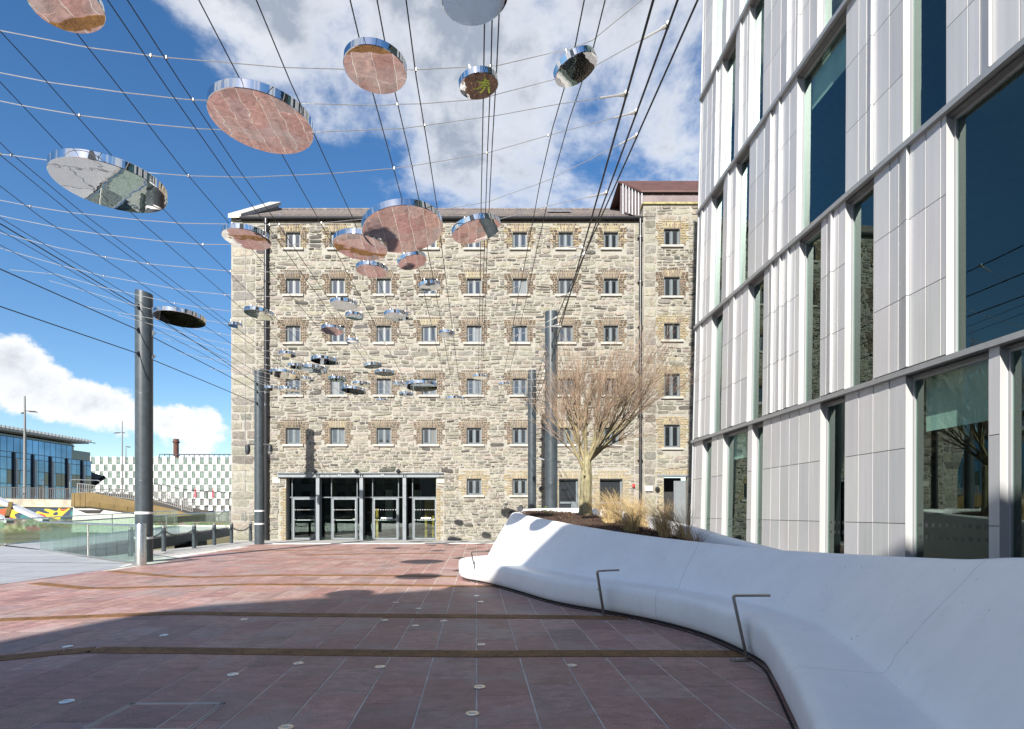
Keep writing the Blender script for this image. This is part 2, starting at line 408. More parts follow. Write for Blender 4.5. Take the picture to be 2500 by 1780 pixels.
def dup(root, loc=None, label=None):
    r = root.copy(); COL.objects.link(r)
    if loc is not None: r.location = loc
    if label: r['label'] = label
    for ch in root.children:
        c = ch.copy(); COL.objects.link(c); c.parent = r
        for g in ch.children:
            d = g.copy(); COL.objects.link(d); d.parent = c
    return r
def inst(me, name, parent, loc=(0, 0, 0), rot=(0, 0, 0), scale=None, **kw):
    o = bpy.data.objects.new(name, me); o.location = loc; o.rotation_euler = rot
    if scale: o.scale = scale
    return link(o, parent, **kw)
ORD = ['first', 'second', 'third', 'fourth', 'fifth', 'sixth', 'seventh', 'eighth', 'ninth', 'tenth']
def jit(c, a): 
    k = 1+rnd.uniform(-a, a); return tuple(max(0, x*k*(1+rnd.uniform(-a*.25, a*.25))) for x in c)
def catmull(pts, m):
    out = []; n = len(pts)
    for i in range(n-1):
        p0, p1, p2, p3 = (Vector(pts[max(i-1, 0)]), Vector(pts[i]), Vector(pts[i+1]), Vector(pts[min(i+2, n-1)]))
        for k in range(m):
            t = k/m
            out.append(.5*((2*p1)+(p2-p0)*t+(2*p0-5*p1+4*p2-p3)*t*t+(3*p1-p0-3*p2+p3)*t**3))
    out.append(Vector(pts[-1])); return out

# ------------------------------------------------------------------ the setting: ground, paving, water
def setting():
    b = MB(); b.box(-900, 900, -300, 1500, -3.2, -2.4); b.build('ground', M['quay_stone'], kind='structure')
    b = MB(); b.add([(-700, -60, -1.25), (-13.9, -60, -1.25), (-13.9, 71, -1.25), (-700, 71, -1.25)], [(0, 1, 2, 3)]); b.build('water', M['water'], kind='structure')
    b = MB(); b.add([(-30, 33.4, -1.25), (-13.9, 33.4, -1.25), (-13.9, 30, -1.25)], [(0, 1, 2)])
    # plaza body with joints showing between the slabs
    b = MB(); b.box(-13.8, 60, -40, 46, -2.39, -.0034); b.build('plaza_base', M['joint_mortar'], kind='structure')
    # far bank
    b = MB(); b.box(-700, 300, 71, 1400, -2.39, .25); b.build('far_quay', M['quay_stone'], kind='structure')
setting()

DX = -.062                                  # paving runs a little off the view axis
D1 = Vector((DX, 1, 0)).normalized(); E1 = Vector((1, -DX, 0)).normalized()
def uvw(a, b, z=0): p = E1*a+D1*b; return Vector((p.x, p.y, z))
def paving():
    root = empty('plaza_paving'); root['kind'] = 'structure'
    tw, tl = .445, .66
    pal = [(.320, .178, .150), (.345, .198, .168), (.290, .156, .134), (.36, .23, .20), (.31, .195, .170), (.26, .172, .155)]
    wts = [30, 26, 20, 12, 8, 6]
    tiles = []
    for i in range(-28, 22):
        off = rnd.uniform(0, tl)
        b = -13.2-off
        while b < 27.2:
            L = tl*rnd.choice([.86, 1, 1, 1.0, 1.22])
            a0, a1 = i*tw+.006, (i+1)*tw-.006
            b0, b1 = b+.0022, b+L-.0022; b += L
            if b1 > 27.15: b1 = 27.15
            if b1-b0 < .1: continue
            c = uvw((a0+a1)/2, (b0+b1)/2)
            lim = -10.5 if c.y < 16 else (-10.5-(c.y-16)*.12 if c.y < 26 else -11.7)
            if c.x < lim or c.x > 7.0+max(0, c.y-20)*.4 or (c.x > 3.75 and c.y > 4): continue
            tint = jit(rnd.choices(pal, wts)[0], .12)
            z = rnd.uniform(-.0006, .0006)
            vs = [uvw(a0, b0, -.015), uvw(a1, b0, -.015), uvw(a1, b1, -.015), uvw(a0, b1, -.015)]
            k = .0022
            vs += [uvw(a0, b0, z-k), uvw(a1, b0, z-k), uvw(a1, b1, z-k), uvw(a0, b1, z-k),
                   uvw(a0+k, b0+k, z), uvw(a1-k, b0+k, z), uvw(a1-k, b1-k, z), uvw(a0+k, b1-k, z)]
            fs = [(0, 1, 5, 4), (1, 2, 6, 5), (2, 3, 7, 6), (3, 0, 4, 7), (4, 5, 9, 8), (5, 6, 10, 9), (6, 7, 11, 10), (7, 4, 8, 11), (8, 9, 10, 11)]
            vis = 0
            if c.y > 3.3 and abs(c.x/c.y) < .95: vis = (b1-b0)/c.y**3*(1 if (c.x < 2.2 or c.y > 12) else 0)
            tiles.append((vis, vs, fs, tint))
    tiles.sort(key=lambda q: -q[0])
    rest = MB()
    for n, (vis, vs, fs, tint) in enumerate(tiles):
        if n < 300 and vis > 0:
            t = MB(); t.add(vs, fs, tint); t.build('paving_slab', M['granite'], root)
        else: rest.add(vs, fs, tint)
    rest.build('distant_paving', M['granite'], root, kind='stuff')
    # grey flags along the warehouse and the quay, white edging line
    root2 = empty('quay_paving'); root2['kind'] = 'structure'
    st = MB()
    def flag(x0, x1, y0, y1):
        st.box(x0+.004, x1-.004, y0+.004, y1-.004, -.015, rnd.uniform(-.002, 0), skip=('b',))
    x = -13.8
    while x < 12:
        w = rnd.uniform(.7, 1.0)
        for k in range(4): flag(x, x+w, 27.36+k*.75, 27.36+(k+1)*.75)
        x += w
    y = 13.0
    while y < 27.3:
        L = rnd.uniform(.7, 1.0)
        for x0, x1 in ((-13.8, -13.1), (-13.1, -12.5), (-12.5, -11.96)): flag(x0, x1, y, min(y+L, 27.3))
        y += L
    y = 4.2
    while y < 27:
        for k in range(5): flag(3.9+k*.8, 3.9+(k+1)*.8, y, y+.8)
        y += .8
    st.build('flagstone', M['grey_paving'], root2, kind='stuff')
    k = MB()
    pts = [(-10.62, 15.6), (-11.72, 18.6), (-11.90, 27.25)]
    for a, c in zip(pts[:-1], pts[1:]): k.beam((a[0], a[1], -.004), (c[0], c[1], -.004), .12, .03)
    k.beam((-11.9, 27.25, -.004), (8, 27.25, -.004), .10, .03)
    k.build('white_edging', M['pale_kerb'], root2)
    g = MB(); g.prism([(-45, -14), (-10.55, -14), (-10.55, 16.1), (-18.6, 22.6), (-22.4, 25.2), (-45, 30)], -.35, .008)
    g.build('walkway', M['grating'], kind='structure')
    j = MB()
    for (a, c) in [((-10.6, 11.6), (-40, 12.9)), ((-10.6, 4.5), (-40, 5.6)), ((-11.2, 16.6), (-34, 19.4))]:
        j.beam((a[0], a[1], .010), (c[0], c[1], .010), .03, .006)
    j.build('walkway_joint', M['slot_dark'], kind='structure')
paving()

# ------------------------------------------------------------------ rust drainage strips, ground lights, cover
def strips():
    S = [[(-60, 1614), (0, 1608), (150, 1593), (227, 1587), (454, 1589), (756, 1593), (1150, 1597), (1337, 1596), (1600, 1596), (1812, 1597)],
         [(-60, 1517), (0, 1514), (151, 1508), (403, 1498), (504, 1498), (756, 1502), (1150, 1505), (1292, 1506), (1530, 1509)],
         [(83, 1424), (217, 1437), (282, 1436), (605, 1427), (857, 1428), (1150, 1431), (1250, 1432)],
         [(272, 1395), (429, 1408.6), (479, 1409.6), (681, 1404.6), (857, 1405), (1115, 1407.6)],
         [(721, 1355.6), (882, 1353), (1084, 1350.6)],
         [(530, 1345.5), (690, 1344), (857, 1343)]]
    lab = ['rust coloured drainage strip nearest the viewer, crossing the shaded red paving', 'rust coloured drainage strip running along the edge of the big shadow',
           'bent rust drainage strip reaching the walkway, sunlit, nearer of two', 'bent rust drainage strip on sunlit paving just beyond the steel post',
           'short thin rust strip in the sunlit paving in front of the glass doors', 'faint farthest rust strip beside the foot of the far left pole']
    for n, pts in enumerate(S):
        w = [G(u, v) for u, v in pts]
        root = empty('drainage_strip', w[len(w)//2], lab[n], 'drain', 'rust drainage strips in the paving')
        o = root.location.copy(); hw = .135
        # resample into plates
        for a, c in zip(w[:-1], w[1:]):
            L = (c-a).length; m = max(1, round(L/1.25)); d = (c-a).normalized(); s = Vector((-d.y, d.x, 0))
            for i in range(m):
                p, q = a+(c-a)*(i/m)+d*.003-o, a+(c-a)*((i+1)/m)-d*.003-o
                b = MB(); vs = []
                for z in (-.01, .006):
                    vs += [p-s*hw+Vector((0, 0, z)), q-s*hw+Vector((0, 0, z)), q+s*hw+Vector((0, 0, z)), p+s*hw+Vector((0, 0, z))]
                b.add(vs, [(0, 3, 2, 1), (4, 5, 6, 7), (0, 1, 5, 4), (1, 2, 6, 5), (2, 3, 7, 6), (3, 0, 4, 7)])
                pl = b.build('plate', M['corten'], root)
                sl = MB()
                for k in range(int((q-p).length*(16 if n < 3 else 8))):
                    cc = p+(q-p)*rnd.uniform(.04, .96)+s*rnd.uniform(-.105, .105); an = rnd.uniform(-1.1, 1.1)
                    dd = (d*math.cos(an)+s*math.sin(an))*rnd.uniform(.016, .034); ss = Vector((-dd.y, dd.x, 0))*.24
                    z = Vector((0, 0, .0085))
                    sl.add([cc-dd+z, cc-ss+z, cc+dd+z, cc+ss+z], [(0, 1, 2, 3)])
                if sl.v: sl.build('slot', M['slot_dark'], pl, kind='stuff')
    # round lights let into the paving
    pts = [(1163.6, 1455), (1173, 1469), (1082.8, 1516), (1174.8, 1573.7), (1396.5, 1624.7), (1171, 1677), (1153.6, 1742), (596.6, 1512), (400, 1551), (165, 1578.5),
           (569, 1646.6), (728.7, 1619.4), (928, 1628), (163, 1712.7), (698, 1775.7), (939, 1514.5), (1013.6, 1527.6), (1021, 1486), (966, 1471)]
    bands = {}
    for u, v in pts:
        k = 0 if v > 1600 else 1 if v > 1511 else 2
        bands.setdefault(k, []).append((u, v))
    first = None
    for k, ps in bands.items():
        ps.sort()
        for i, (u, v) in enumerate(ps):
            where = ['nearer than the front rust strip', 'between the front two rust strips', 'beyond the second rust strip'][k]
            lb = f'round steel ground light {where}, {ORD[i]} from the left'
            c = G(u, v, .004)
            if first is None:
                first = empty('ground_light', c, lb, 'ground light', 'round lights let into the paving')
                b = MB(); b.lathe([(.052, -.01), (.052, .001), (.049, .004), (.030, .004), (.029, .001), (.029, -.01)], 24); b.build('rim', M['stainless'], first)
                b = MB(); b.lathe([(.028, -.01), (.028, .0015)], 20); b.build('lens', M['lens_grey'], first)
                for a in range(2):
                    b = MB(); b.lathe([(.004, .003), (.004, .0052)], 6, (.04*math.cos(a*math.pi), .04*math.sin(a*math.pi), 0)); b.build('screw', M['slot_dark'], first)
            else: dup(first, c, lb)
    # recessed access cover
    a, b_, c, d = G(323, 1719), G(542, 1718), G(462, 1782), G(203, 1782)
    cv = empty('access_cover', (a+c)/2, 'paved access cover framed by thin pale steel lines, bottom left', 'access cover'); o = cv.location.copy()
    fr = MB()
    for p, q in ((a, b_), (b_, c), (c, d), (d, a)):
        dr = (q-p).normalized(); s = Vector((-dr.y, dr.x, 0))
        for k in (-.012, .012): fr.beam(p+s*k-o+Vector((0, 0, .002)), q+s*k-o+Vector((0, 0, .002)), .005, .006)
    fr.build('frame', M['pale_kerb'], cv)
    for p in (a, b_):
        m = MB(); m.lathe([(.022, -.004), (.022, .0045)], 8, p-o); m.build('lifting_hole', M['slot_dark'], cv)
strips()

# ------------------------------------------------------------------ stone warehouse
YW = 30.4                              # face of the wall
SX = YW/F
def wx(dx): return .023799*dx-27.143   # column of the half-size photo -> x on the wall
def wz(dy): return 28.643-.023799*dy   # row -> height
CREAM, GREY, BROWN, DARK, BUFF = (.272, .252, .208), (.205, .192, .166), (.188, .172, .143), (.092, .088, .079), (.232, .21, .166)
def warehouse():
    root = empty('stone_warehouse', (wx(970), YW, 0), 'six storey rubble stone warehouse with grey windows and slate roof', 'warehouse')
    o = Vector(root.location)
    XL, XR, XT = wx(515), wx(1432), 12.5
    ZE = wz(489)
    # windows: x centre, z bottom, width, height, wall plane, tone
    wins = []
    cols = [653, 752, 855, 956, 1056, 1158, 1260, 1361]
    rows = [(517, 553), (620, 656), (725, 763), (843, 880), (953, 990)]
    for r, (t, bt) in enumerate(rows):
        for c, cx in enumerate(cols):
            wins.append((wx(cx), wz(bt), .77, wz(t)-wz(bt), 0, r, c))
    for c in (4, 5): wins.append((wx(cols[c]), wz(1103), .77, .86, 0, 5, c))
    for r, (t, bt) in enumerate([(512, 549), (619, 662), (722, 759), (834, 885), (947, 998)]):
        wins.append((wx(1495.5), wz(bt), .84, wz(t)-wz(bt), 1, r, 8))
    YT = YW-.12                                     # the right block stands slightly proud
    openings = [(x-w/2, x+w/2, z, z+h, pl) for x, z, w, h, pl, r, c in wins]
    door_rect = (SX*(698.6-UC), SX*(1065-UC), 0.0, wz(1062), 0)
    lo1 = (wx(1245), wx(1288), .9-.5, wz(1067), 0); lo2 = (wx(1336), wx(1387), .4, wz(1067), 0)
    dr2 = (wx(1477), wx(1530), 0.0, wz(1062), 1)
    openings += [door_rect, lo1, lo2, dr2]
    def wall(name, x0, x1, z1, y, ops):
        b = MB()
        xs = sorted({x0, x1} | {q for op in ops for q in op[:2]}); zs = sorted({-.3, z1} | {q for op in ops for q in op[2:4]})
        for i in range(len(xs)-1):
            for j in range(len(zs)-1):
                cx, cz = (xs[i]+xs[i+1])/2, (zs[j]+zs[j+1])/2
                if any(a < cx < c and d < cz < e for a, c, d, e, _ in ops): continue
                b.add([(xs[i]-o.x, y-o.y, zs[j]), (xs[i+1]-o.x, y-o.y, zs[j]), (xs[i+1]-o.x, y-o.y, zs[j+1]), (xs[i]-o.x, y-o.y, zs[j+1])], [(0, 1, 2, 3)])
        for a, c, d, e, _ in ops:                    # reveals
            a -= o.x; c -= o.x; y0 = y-o.y; y1 = y0+.34
            b.add([(a, y0, d), (c, y0, d), (c, y1, d), (a, y1, d), (a, y0, e), (c, y0, e), (c, y1, e), (a, y1, e)], [(0, 1, 2, 3), (4, 7, 6, 5), (0, 3, 7, 4), (1, 5, 6, 2)])
        return b
    b = wall('wall', XL, XR, ZE+.1, YW, [q for q in openings if q[4] == 0])
    b.add([(XL-o.x, 0, -.3), (XL-o.x, 10, -.3), (XL-o.x, 10, ZE), (XL-o.x, 5, ZE+3.1), (XL-o.x, 0, ZE)], [(0, 4, 3, 2, 1)])
    b.build('wall', M['mortar'], root)
    b = wall('wall', XR, XT, wz(459), YT, [q for q in openings if q[4] == 1])
    b.add([(XR-o.x, YT-o.y, -.3), (XR-o.x, 10, -.3), (XR-o.x, 10, wz(459)), (XR-o.x, YT-o.y, wz(459))], [(0, 3, 2, 1)])
    b.build('wall', M['mortar'], root)

    # ---- brick dressings
    bricks = []
    def brick(cx, cz, w, h, y, tint, rot=0.0, out=.034):
        ca, sa = math.cos(rot), math.sin(rot); vs = []
        for dy, k in ((.0, 1.0), (-out, .0)):
            e = .004*(1-k)
            for sx_, sz_ in ((-1, -1), (1, -1), (1, 1), (-1, 1)):
                px, pz = sx_*(w/2-e)+rnd.uniform(-.003, .003), sz_*(h/2-e)+rnd.uniform(-.003, .003)
                vs.append((cx+px*ca-pz*sa-o.x, y+dy-o.y, cz+px*sa+pz*ca))
        bricks.append((w*h, vs, [(4, 5, 6, 7), (0, 1, 5, 4), (1, 2, 6, 5), (2, 3, 7, 6), (3, 0, 4, 7)], tint))
    surrounds = []
    BR, BD, YL, PY = (.195, .142, .095), (.125, .093, .066), (.315, .254, .145), (.315, .272, .19)
    def dress(x0, x1, z0, z1, y, jamb, lint, arch=.34):
        ch = .0865; n = int((z1-z0)/ch)
        for k in range(n+4):
            z = z0+(k+.5)*ch
            reach = .34 if (k//3) % 2 == 0 else .46
            if k >= n: reach = .46
            for sd in (-1, 1):
                d = 0.0 if k < n else .022+.027*(k-n)
                odd = k % 2
                while d < reach-.05:
                    w = (.10 if (odd and d < .01) or rnd.random() < .12 else .205); w = min(w, reach-d)
                    xx = (x0-d-w/2) if sd < 0 else (x1+d+w/2)
                    brick(xx, z, w-.030, ch-.030, y, jit(rnd.choice(jamb), .22)); d += w
        m = max(9, int((x1-x0+.2)/.082)); 
        for i in range(m):
            t = (i+.5)/m*2-1
            for j in range(2):
                hh = arch/2; zc = z1+.012+hh*(j+.5)+(.0 if i % 2 else .0)
                if i % 2: 
                    if j == 1: continue
                    hh = arch; zc = z1+.012+arch/2
                xc = (x0+x1)/2+t*((x1-x0)/2+.02+.10*(zc-z1)/arch)
                brick(xc, zc, (x1-x0+.16)/m-.032, hh-.030, y, jit(rnd.choice(lint), .18), -t*.24, .038)
        k = int((x1-x0+.62)/.115)
        for i in range(k):
            brick((x0+x1)/2+((i+.5)/k-.5)*(x1-x0+.62), z1+arch+.062, .090, .062, y, jit(rnd.choice(jamb), .22))
        surrounds.append((x0-.40, x1+.40, z0-.10, z1+arch+.10, y))
    for (x, z, w, h, pl, r, c) in wins:
        if pl: ja, li = ([YL, YL, PY], [YL, YL, BR]) if r != 1 else ([BR, BD, BR], [BR, YL])
        elif r == 0: ja, li = [BR, BD, YL], [YL, YL, BR]
        elif r == 5: ja, li = [PY, YL], [PY, YL]
        else: ja, li = [BR, BR, BD, BD], ([BR, BR, BD] if (r+c) % 5 else [YL, PY])
        dress(x-w/2, x+w/2, z, z+h, YT if pl else YW, ja, li)
    for q in (lo1, lo2): dress(q[0], q[1], q[2], q[3], YW, [PY, YL, PY], [PY, YL])
    # door jambs in pale brick
    for x0, sd in ((door_rect[0], -1), (door_rect[1], 1)):
        for k in range(32):
            reach = .36 if (k//3) % 2 else .26; d = 0
            while d < reach-.04:
                w = min(.205 if k % 2 else .11, reach-d); brick(x0+sd*(d+w/2), .05+k*.0865, w-.022, .064, YW, jit(rnd.choice([PY, YL, PY]), .16)); d += w
        surrounds.append((min(x0, x0+sd*.36), max(x0, x0+sd*.36), 0, 2.8, YW))
    for k in range(35): brick(dr2[0]-.15, .05+k*.0865, .25 if k % 3 else .3, .074, YT, jit(PY, .16))
    dress(dr2[0], dr2[1], dr2[3]-.05, dr2[3]+.02, YT, [PY], [PY, YL], .30)
    bricks.sort(key=lambda q: -q[0])
    rest = MB()
    for n, (a, vs, fs, t) in enumerate(bricks):
        if n < 300: m = MB(); m.add(vs, fs, t); m.build('brick', M['brick'], root)
        else: rest.add(vs, fs, t)
    rest.build('brickwork', M['brick'], root, kind='stuff')

    # ---- rubble stones laid in uneven courses
    stones = []
    def stone(x0, x1, z0, z1, y, big):
        w, h = x1-x0, z1-z0; g = rnd.uniform(.003, .012)
        hx, hz = w/2-g, h/2-g
        if hx < .03 or hz < .03: return
        cx, cz = (x0+x1)/2, (z0+z1)/2
        k = 9; ring = []
        sq = rnd.uniform(.5, .8) if not big else .95
        for i in range(k):
            a = 2*math.pi*(i+rnd.uniform(-.22, .22))/k+.3
            c, s = math.cos(a), math.sin(a); e = 2/(2.2+sq*4)
            ring.append((math.copysign(abs(c)**e, c)*hx*rnd.uniform(.82, 1.04), math.copysign(abs(s)**e, s)*hz*rnd.uniform(.76, 1.06)))
        sk = rnd.uniform(-.10, .10) if not big else 0
        wob = .03*math.sin(cx*.9+cz*2.1)+.02*math.sin(cx*2.3-cz)
        p = rnd.choice([.012, .018, .026, .036, .055]) if not big else rnd.uniform(.012, .03); vs = []
        for fac, d in ((1.0, .002), (.9, -p*.8)):
            for (px, pz) in ring:
                vs.append((cx+px*fac-o.x, y+d+rnd.uniform(-.006, .006)*(d < 0)-o.y, cz+wob+pz*fac+px*sk))
        vs.append((cx-o.x+rnd.uniform(-.3, .3)*hx, y-p-rnd.uniform(0, .025)-o.y, cz+wob+rnd.uniform(-.3, .3)*hz))
        fs = [(i, (i+1) % k, k+(i+1) % k, k+i) for i in range(k)]+[(k+i, k+(i+1) % k, 2*k) for i in range(k)]
        base = rnd.choices([CREAM, GREY, BROWN, DARK, BUFF], [58, 23, 12, 5, 2] if not big else [60, 36, 4, 0, 0])[0]
        if cz < 4.5: base = rnd.choices([CREAM, GREY, BROWN, DARK, BUFF], [66, 20, 7, 4, 3])[0]
        stones.append((w*h, vs, fs, jit(base, .16)))
    def fill(x0, x1, z0, z1, y, big=False):
        z = z0
        while z < z1-.05:
            h = rnd.choice([.10, .12, .14, .16, .18, .21, .25, .29]) if not big else rnd.uniform(.36, .58)
            if z+h > z1-.08: h = z1-z
            blk = [(a-.02, c+.02) for (a, c, d, e, yy) in surrounds if abs(yy-y) < .05 and d < z+h-.05 and e > z+.05]
            blk += [(a-.02, c+.02) for (a, c, d, e, pl) in openings if (YT if pl else YW) == y and d-.12 < z+h-.03 and e > z+.03]
            segs = [(x0, x1)]
            for a, c in sorted(blk):
                ns = []
                for s0, s1 in segs:
                    if c <= s0 or a >= s1: ns.append((s0, s1)); continue
                    if a > s0: ns.append((s0, a))
                    if c < s1: ns.append((c, s1))
                segs = ns
            for s0, s1 in segs:
                x = s0
                while x < s1-.04:
                    w = h*rnd.uniform(1.2, 4.2)*(1 if not big else .75)
                    if rnd.random() < .16 and not big: w = h*rnd.uniform(.5, .9)
                    if x+w > s1-.14: w = s1-x
                    if not big and h > .23 and rnd.random() < .42:
                        hm = h*rnd.uniform(.38, .62)
                        if w > .5 and rnd.random() < .5:
                            wm = w*rnd.uniform(.35, .65); stone(x, x+wm, z, z+hm, y, 0); stone(x+wm, x+w, z, z+hm, y, 0)
                        else: stone(x, x+w, z, z+hm, y, 0)
                        stone(x, x+w, z+hm, z+h, y, 0)
                    else: stone(x, x+w, z, z+h, y, big)
                    x += w
            z += h
    xq = wx(569)
    fill(XL, xq, .02, ZE-.35, YW, True)                 # dressed quoins at the left corner
    fill(xq, XR-.45, .02, ZE-.2, YW)
    fill(XR-.45, XR, .02, ZE-.2, YW, True)
    fill(XR+.02, XR+.7, .02, wz(462), YT, True)
    fill(XR+.7, XT, .02, wz(462), YT)
    stones.sort(key=lambda q: -q[0])
    rest = MB()
    for n, (a, vs, fs, t) in enumerate(stones):
        if n < 300: m = MB(); m.add(vs, fs, t); m.build('stone', M['stone'], root)
        else: rest.add(vs, fs, t)
    rest.build('rubble_stone', M['stone'], root, kind='stuff')
    # side stones of the gable end (seen only from the left)
    # ---- windows
    def winmesh(w, h):
        b = MB(); t, d = .065, .07
        b.bbox(-w/2, w/2, -d, 0, 0, t, .012); b.bbox(-w/2, w/2, -d, 0, h-t, h, .012)
        b.bbox(-w/2, -w/2+t, -d, 0, t, h-t, .012); b.bbox(w/2-t, w/2, -d, 0, t, h-t, .012); b.bbox(-.045, .045, -d-.004, 0, t, h-t, .012)
        for s in (-1, 1):                                # opening casements
            x0, x1 = (-w/2+t+.004, -.049) if s < 0 else (.049, w/2-t-.004)
            q = .038
            b.bbox(x0, x1, -d+.018, -.01, t+.004, t+.004+q, .008); b.bbox(x0, x1, -d+.018, -.01, h-t-.004-q, h-t-.004, .008)
            b.bbox(x0, x0+q, -d+.018, -.01, t+.004+q, h-t-.004-q, .008); b.bbox(x1-q, x1, -d+.018, -.01, t+.004+q, h-t-.004-q, .008)
        fm = b.mesh('window', M['frame_grey'])
        b = MB(); pw = w/2-t-.049-.004-.076; b.box(-pw/2, pw/2, -.030, -.022, 0, h-2*t-.084)
        pm = b.mesh('pane', M['dark_glass'])
        b = MB(); b.bbox(-w/2-.17, w/2+.17, -.17, .16, -.115, 0, .012)
        sm = b.mesh('sill', M['sill_stone'])
        return fm, pm, sm, pw, t
    cache = {}
    for (x, z, w, h, pl, r, c) in wins:
        key = (round(w, 2), round(h, 2))
        if key not in cache: cache[key] = winmesh(w, h)
        fm, pm, sm, pw, t = cache[key]; y = (YT if pl else YW)
        wo = inst(fm, 'window', root, (x-o.x, y+.20-o.y, z))
        for s in (-1, 1):
            px = s*(.049+.038+pw/2+.002)
            inst(pm, 'pane', wo, (px, 0, t+.042))
        inst(sm, 'sill', wo, (0, -.20+.06, 0))
    # two taller shop windows near the planter
    for q in (lo1, lo2):
        b = MB(); x0, x1, z0, z1 = q[0]-o.x, q[1]-o.x, q[2], q[3]; y = .2; w = x1-x0
        b.bbox(x0, x0+.07, y, y+.1, z0, z1); b.bbox(x1-.1, x1, y, y+.1, z0, z1); b.bbox(x0+.07, x1-.1, y, y+.1, z1-.07, z1); b.bbox(x0+.07, x1-.1, y-.004, y+.1, wz(1120)-.05, wz(1120)+.06)
        b.bbox(x1-.35, x1-.1, y-.006, y+.09, z0, wz(1120)-.05); b.bbox(x0+.07, x1-.35, y, y+.1, z0, z0+.1)
        wo = b.build('window', M['frame_grey'], root)
        b = MB(); b.box(x0+.07, x1-.1, y+.05, y+.06, wz(1120)+.06, z1-.07); b.build('pane', M['dark_glass'], wo)
        b = MB(); b.box(x0+.07, x1-.35, y+.05, y+.06, z0+.1, wz(1120)-.05); b.build('pane', M['dark_glass'], wo)
    # right hand doorway
    b = MB(); x0, x1 = dr2[0]-o.x, dr2[1]-o.x; y = YT-o.y
    b.bbox(x0-.35, x1+.3, y-.06, y+.1, dr2[3], dr2[3]+.10); b.build('lintel', M['steel_grey'], root)
    b = MB(); b.box(x0, x1, y+1.2, y+1.25, 0, dr2[3]); b.build('recess', M['interior_dark'], root)
    b = MB(); b.bbox(x0+.62, x0+.72, y+.3, y+.36, 0, dr2[3]-.2); b.bbox(x0+.72, x1, y+.3, y+.34, .02, dr2[3]-.2); b.build('door', M['steel_grey'], root)

    # ---- entrance screen
    ex = lambda u: SX*(u-UC)-o.x
    X0, X1, ZT = ex(698.6), ex(1065), door_rect[3]
    colx = [ex(777), ex(883), ex(988)]
    b = MB(); zb0, zb1 = HC-(1164.7-VC)*SX, HC-(1155.4-VC)*SX
    b.box(ex(679), ex(1083), -.16, .05, zb1-.02, zb1+.02); b.box(ex(679), ex(1083), -.16, .05, zb0-.02, zb0+.004); b.box(ex(679), ex(1083), -.05, .03, zb0+.004, zb1-.02)
    lt = b.build('lintel', M['steel_grey'], root)
    for cx in colx:
        st = MB()
        for s in (-1, 1): st.box(cx+s*.06-.006, cx+s*.06+.006, -.158, -.052, zb0+.005, zb1-.021)
        st.build('stiffener', M['steel_grey'], lt)
    for u in (830, 935):
        for s in (-1, 1):
            q = MB(); q.box(ex(u)+s*.045-.03, ex(u)+s*.045+.03, -.075, -.051, zb0+.06, zb1-.04); q.build('bracket', M['stainless'], lt)
    for x0 in (ex(665), ex(1066)):
        b = MB(); b.bbox(x0, x0+.42, -.045, .1, zb0-.33, zb0-.02); b.build('padstone', M['sill_stone'], root)
    for cx in colx:                                           # I-section columns
        c = MB(); c.box(cx-.09, cx+.09, -.10, -.085, 0.02, zb0-.02); c.box(cx-.006, cx+.006, -.085, .08, .02, zb0-.02); c.box(cx-.09, cx+.09, .08, .095, .02, zb0-.02)
        c.box(cx-.13, cx+.13, -.14, .12, 0, .02); c.build('column', M['steel_grey'], root)
    ztr = HC-(1214-VC)*SX; yd = .30
    bays = [(X0, colx[0]-.02, [(ex(709), ex(768))]), (colx[0]+.02, colx[1]-.02, [(ex(806), ex(867))]), (colx[1]+.02, colx[2]-.02, [(ex(907.5), ex(969))]), (colx[2]+.02, X1, [(ex(1006), ex(1064))])]
    for xa, xb, [(da, db)] in bays:
        f = MB(); q = .05
        f.bbox(xa, xb, yd, yd+.09, ztr-.03, ztr+.03); f.bbox(xa, xb, yd-.002, yd+.09, ZT-.05, ZT)
        for xx in {xa+q/2, xb-q/2, da-q/2, db+q/2}:
            if xa <= xx <= xb: f.bbox(xx-q/2, xx+q/2, yd-.004, yd+.09, 0, ZT-.05)
        fo = f.build('glazed_screen', M['frame_grey'], root)
        for (pa, pb, za, zc) in [(da, db, ztr+.03, ZT-.05), (xa+q, da-q, .05, ztr-.03), (xa+q, da-q, ztr+.03, ZT-.05), (db+q, xb-q, .05, ztr-.03), (db+q, xb-q, ztr+.03, ZT-.05)]:
            if pb-pa > .05: p = MB(); p.box(pa, pb, yd+.04, yd+.05, za, zc); p.build('pane', M['clear_glass'], fo)
        d = MB(); z1 = ztr-.034; t = .095; y0 = yd+.01
        d.bbox(da+.006, da+t, y0, y0+.06, .01, z1); d.bbox(db-t, db-.006, y0, y0+.06, .01, z1); d.bbox(da+t, db-t, y0, y0+.06, z1-t, z1); d.bbox(da+t, db-t, y0, y0+.06, .01, .12)
        do = d.build('door', M['steel_grey'], root)
        p = MB(); p.box(da+t, db-t, y0+.025, y0+.035, .12, z1-t); p.build('pane', M['clear_glass'], do)
        hd = MB(); hd.tube([(da+t+.1, y0+.10, 1.05), (db-.10, y0+.10, 1.05)], .016, 8); hd.tube([(db-.07, y0-.06, 1.0), (db-.07, y0-.06, 1.12), (db-.19, y0-.06, 1.12)], .013, 8); hd.build('handle', M['stainless'], do)
        if xa > colx[0]+.5 and xa > colx[1]-.1:
            pp = MB(); pp.box(da+.42, db-.30, y0+.012, y0+.024, 1.13, 1.21); pp.build('push_plate', M['white_paint'], do)
        ds = MB()
        for zz in (1.08, 1.62):
            n = 9
            for i in range(n): ds.box(da+t+.04+i*(db-da-2*t-.08)/(n-1)-.018, da+t+.04+i*(db-da-2*t-.08)/(n-1)+.018, y0+.021, y0+.024, zz-.018, zz+.018)
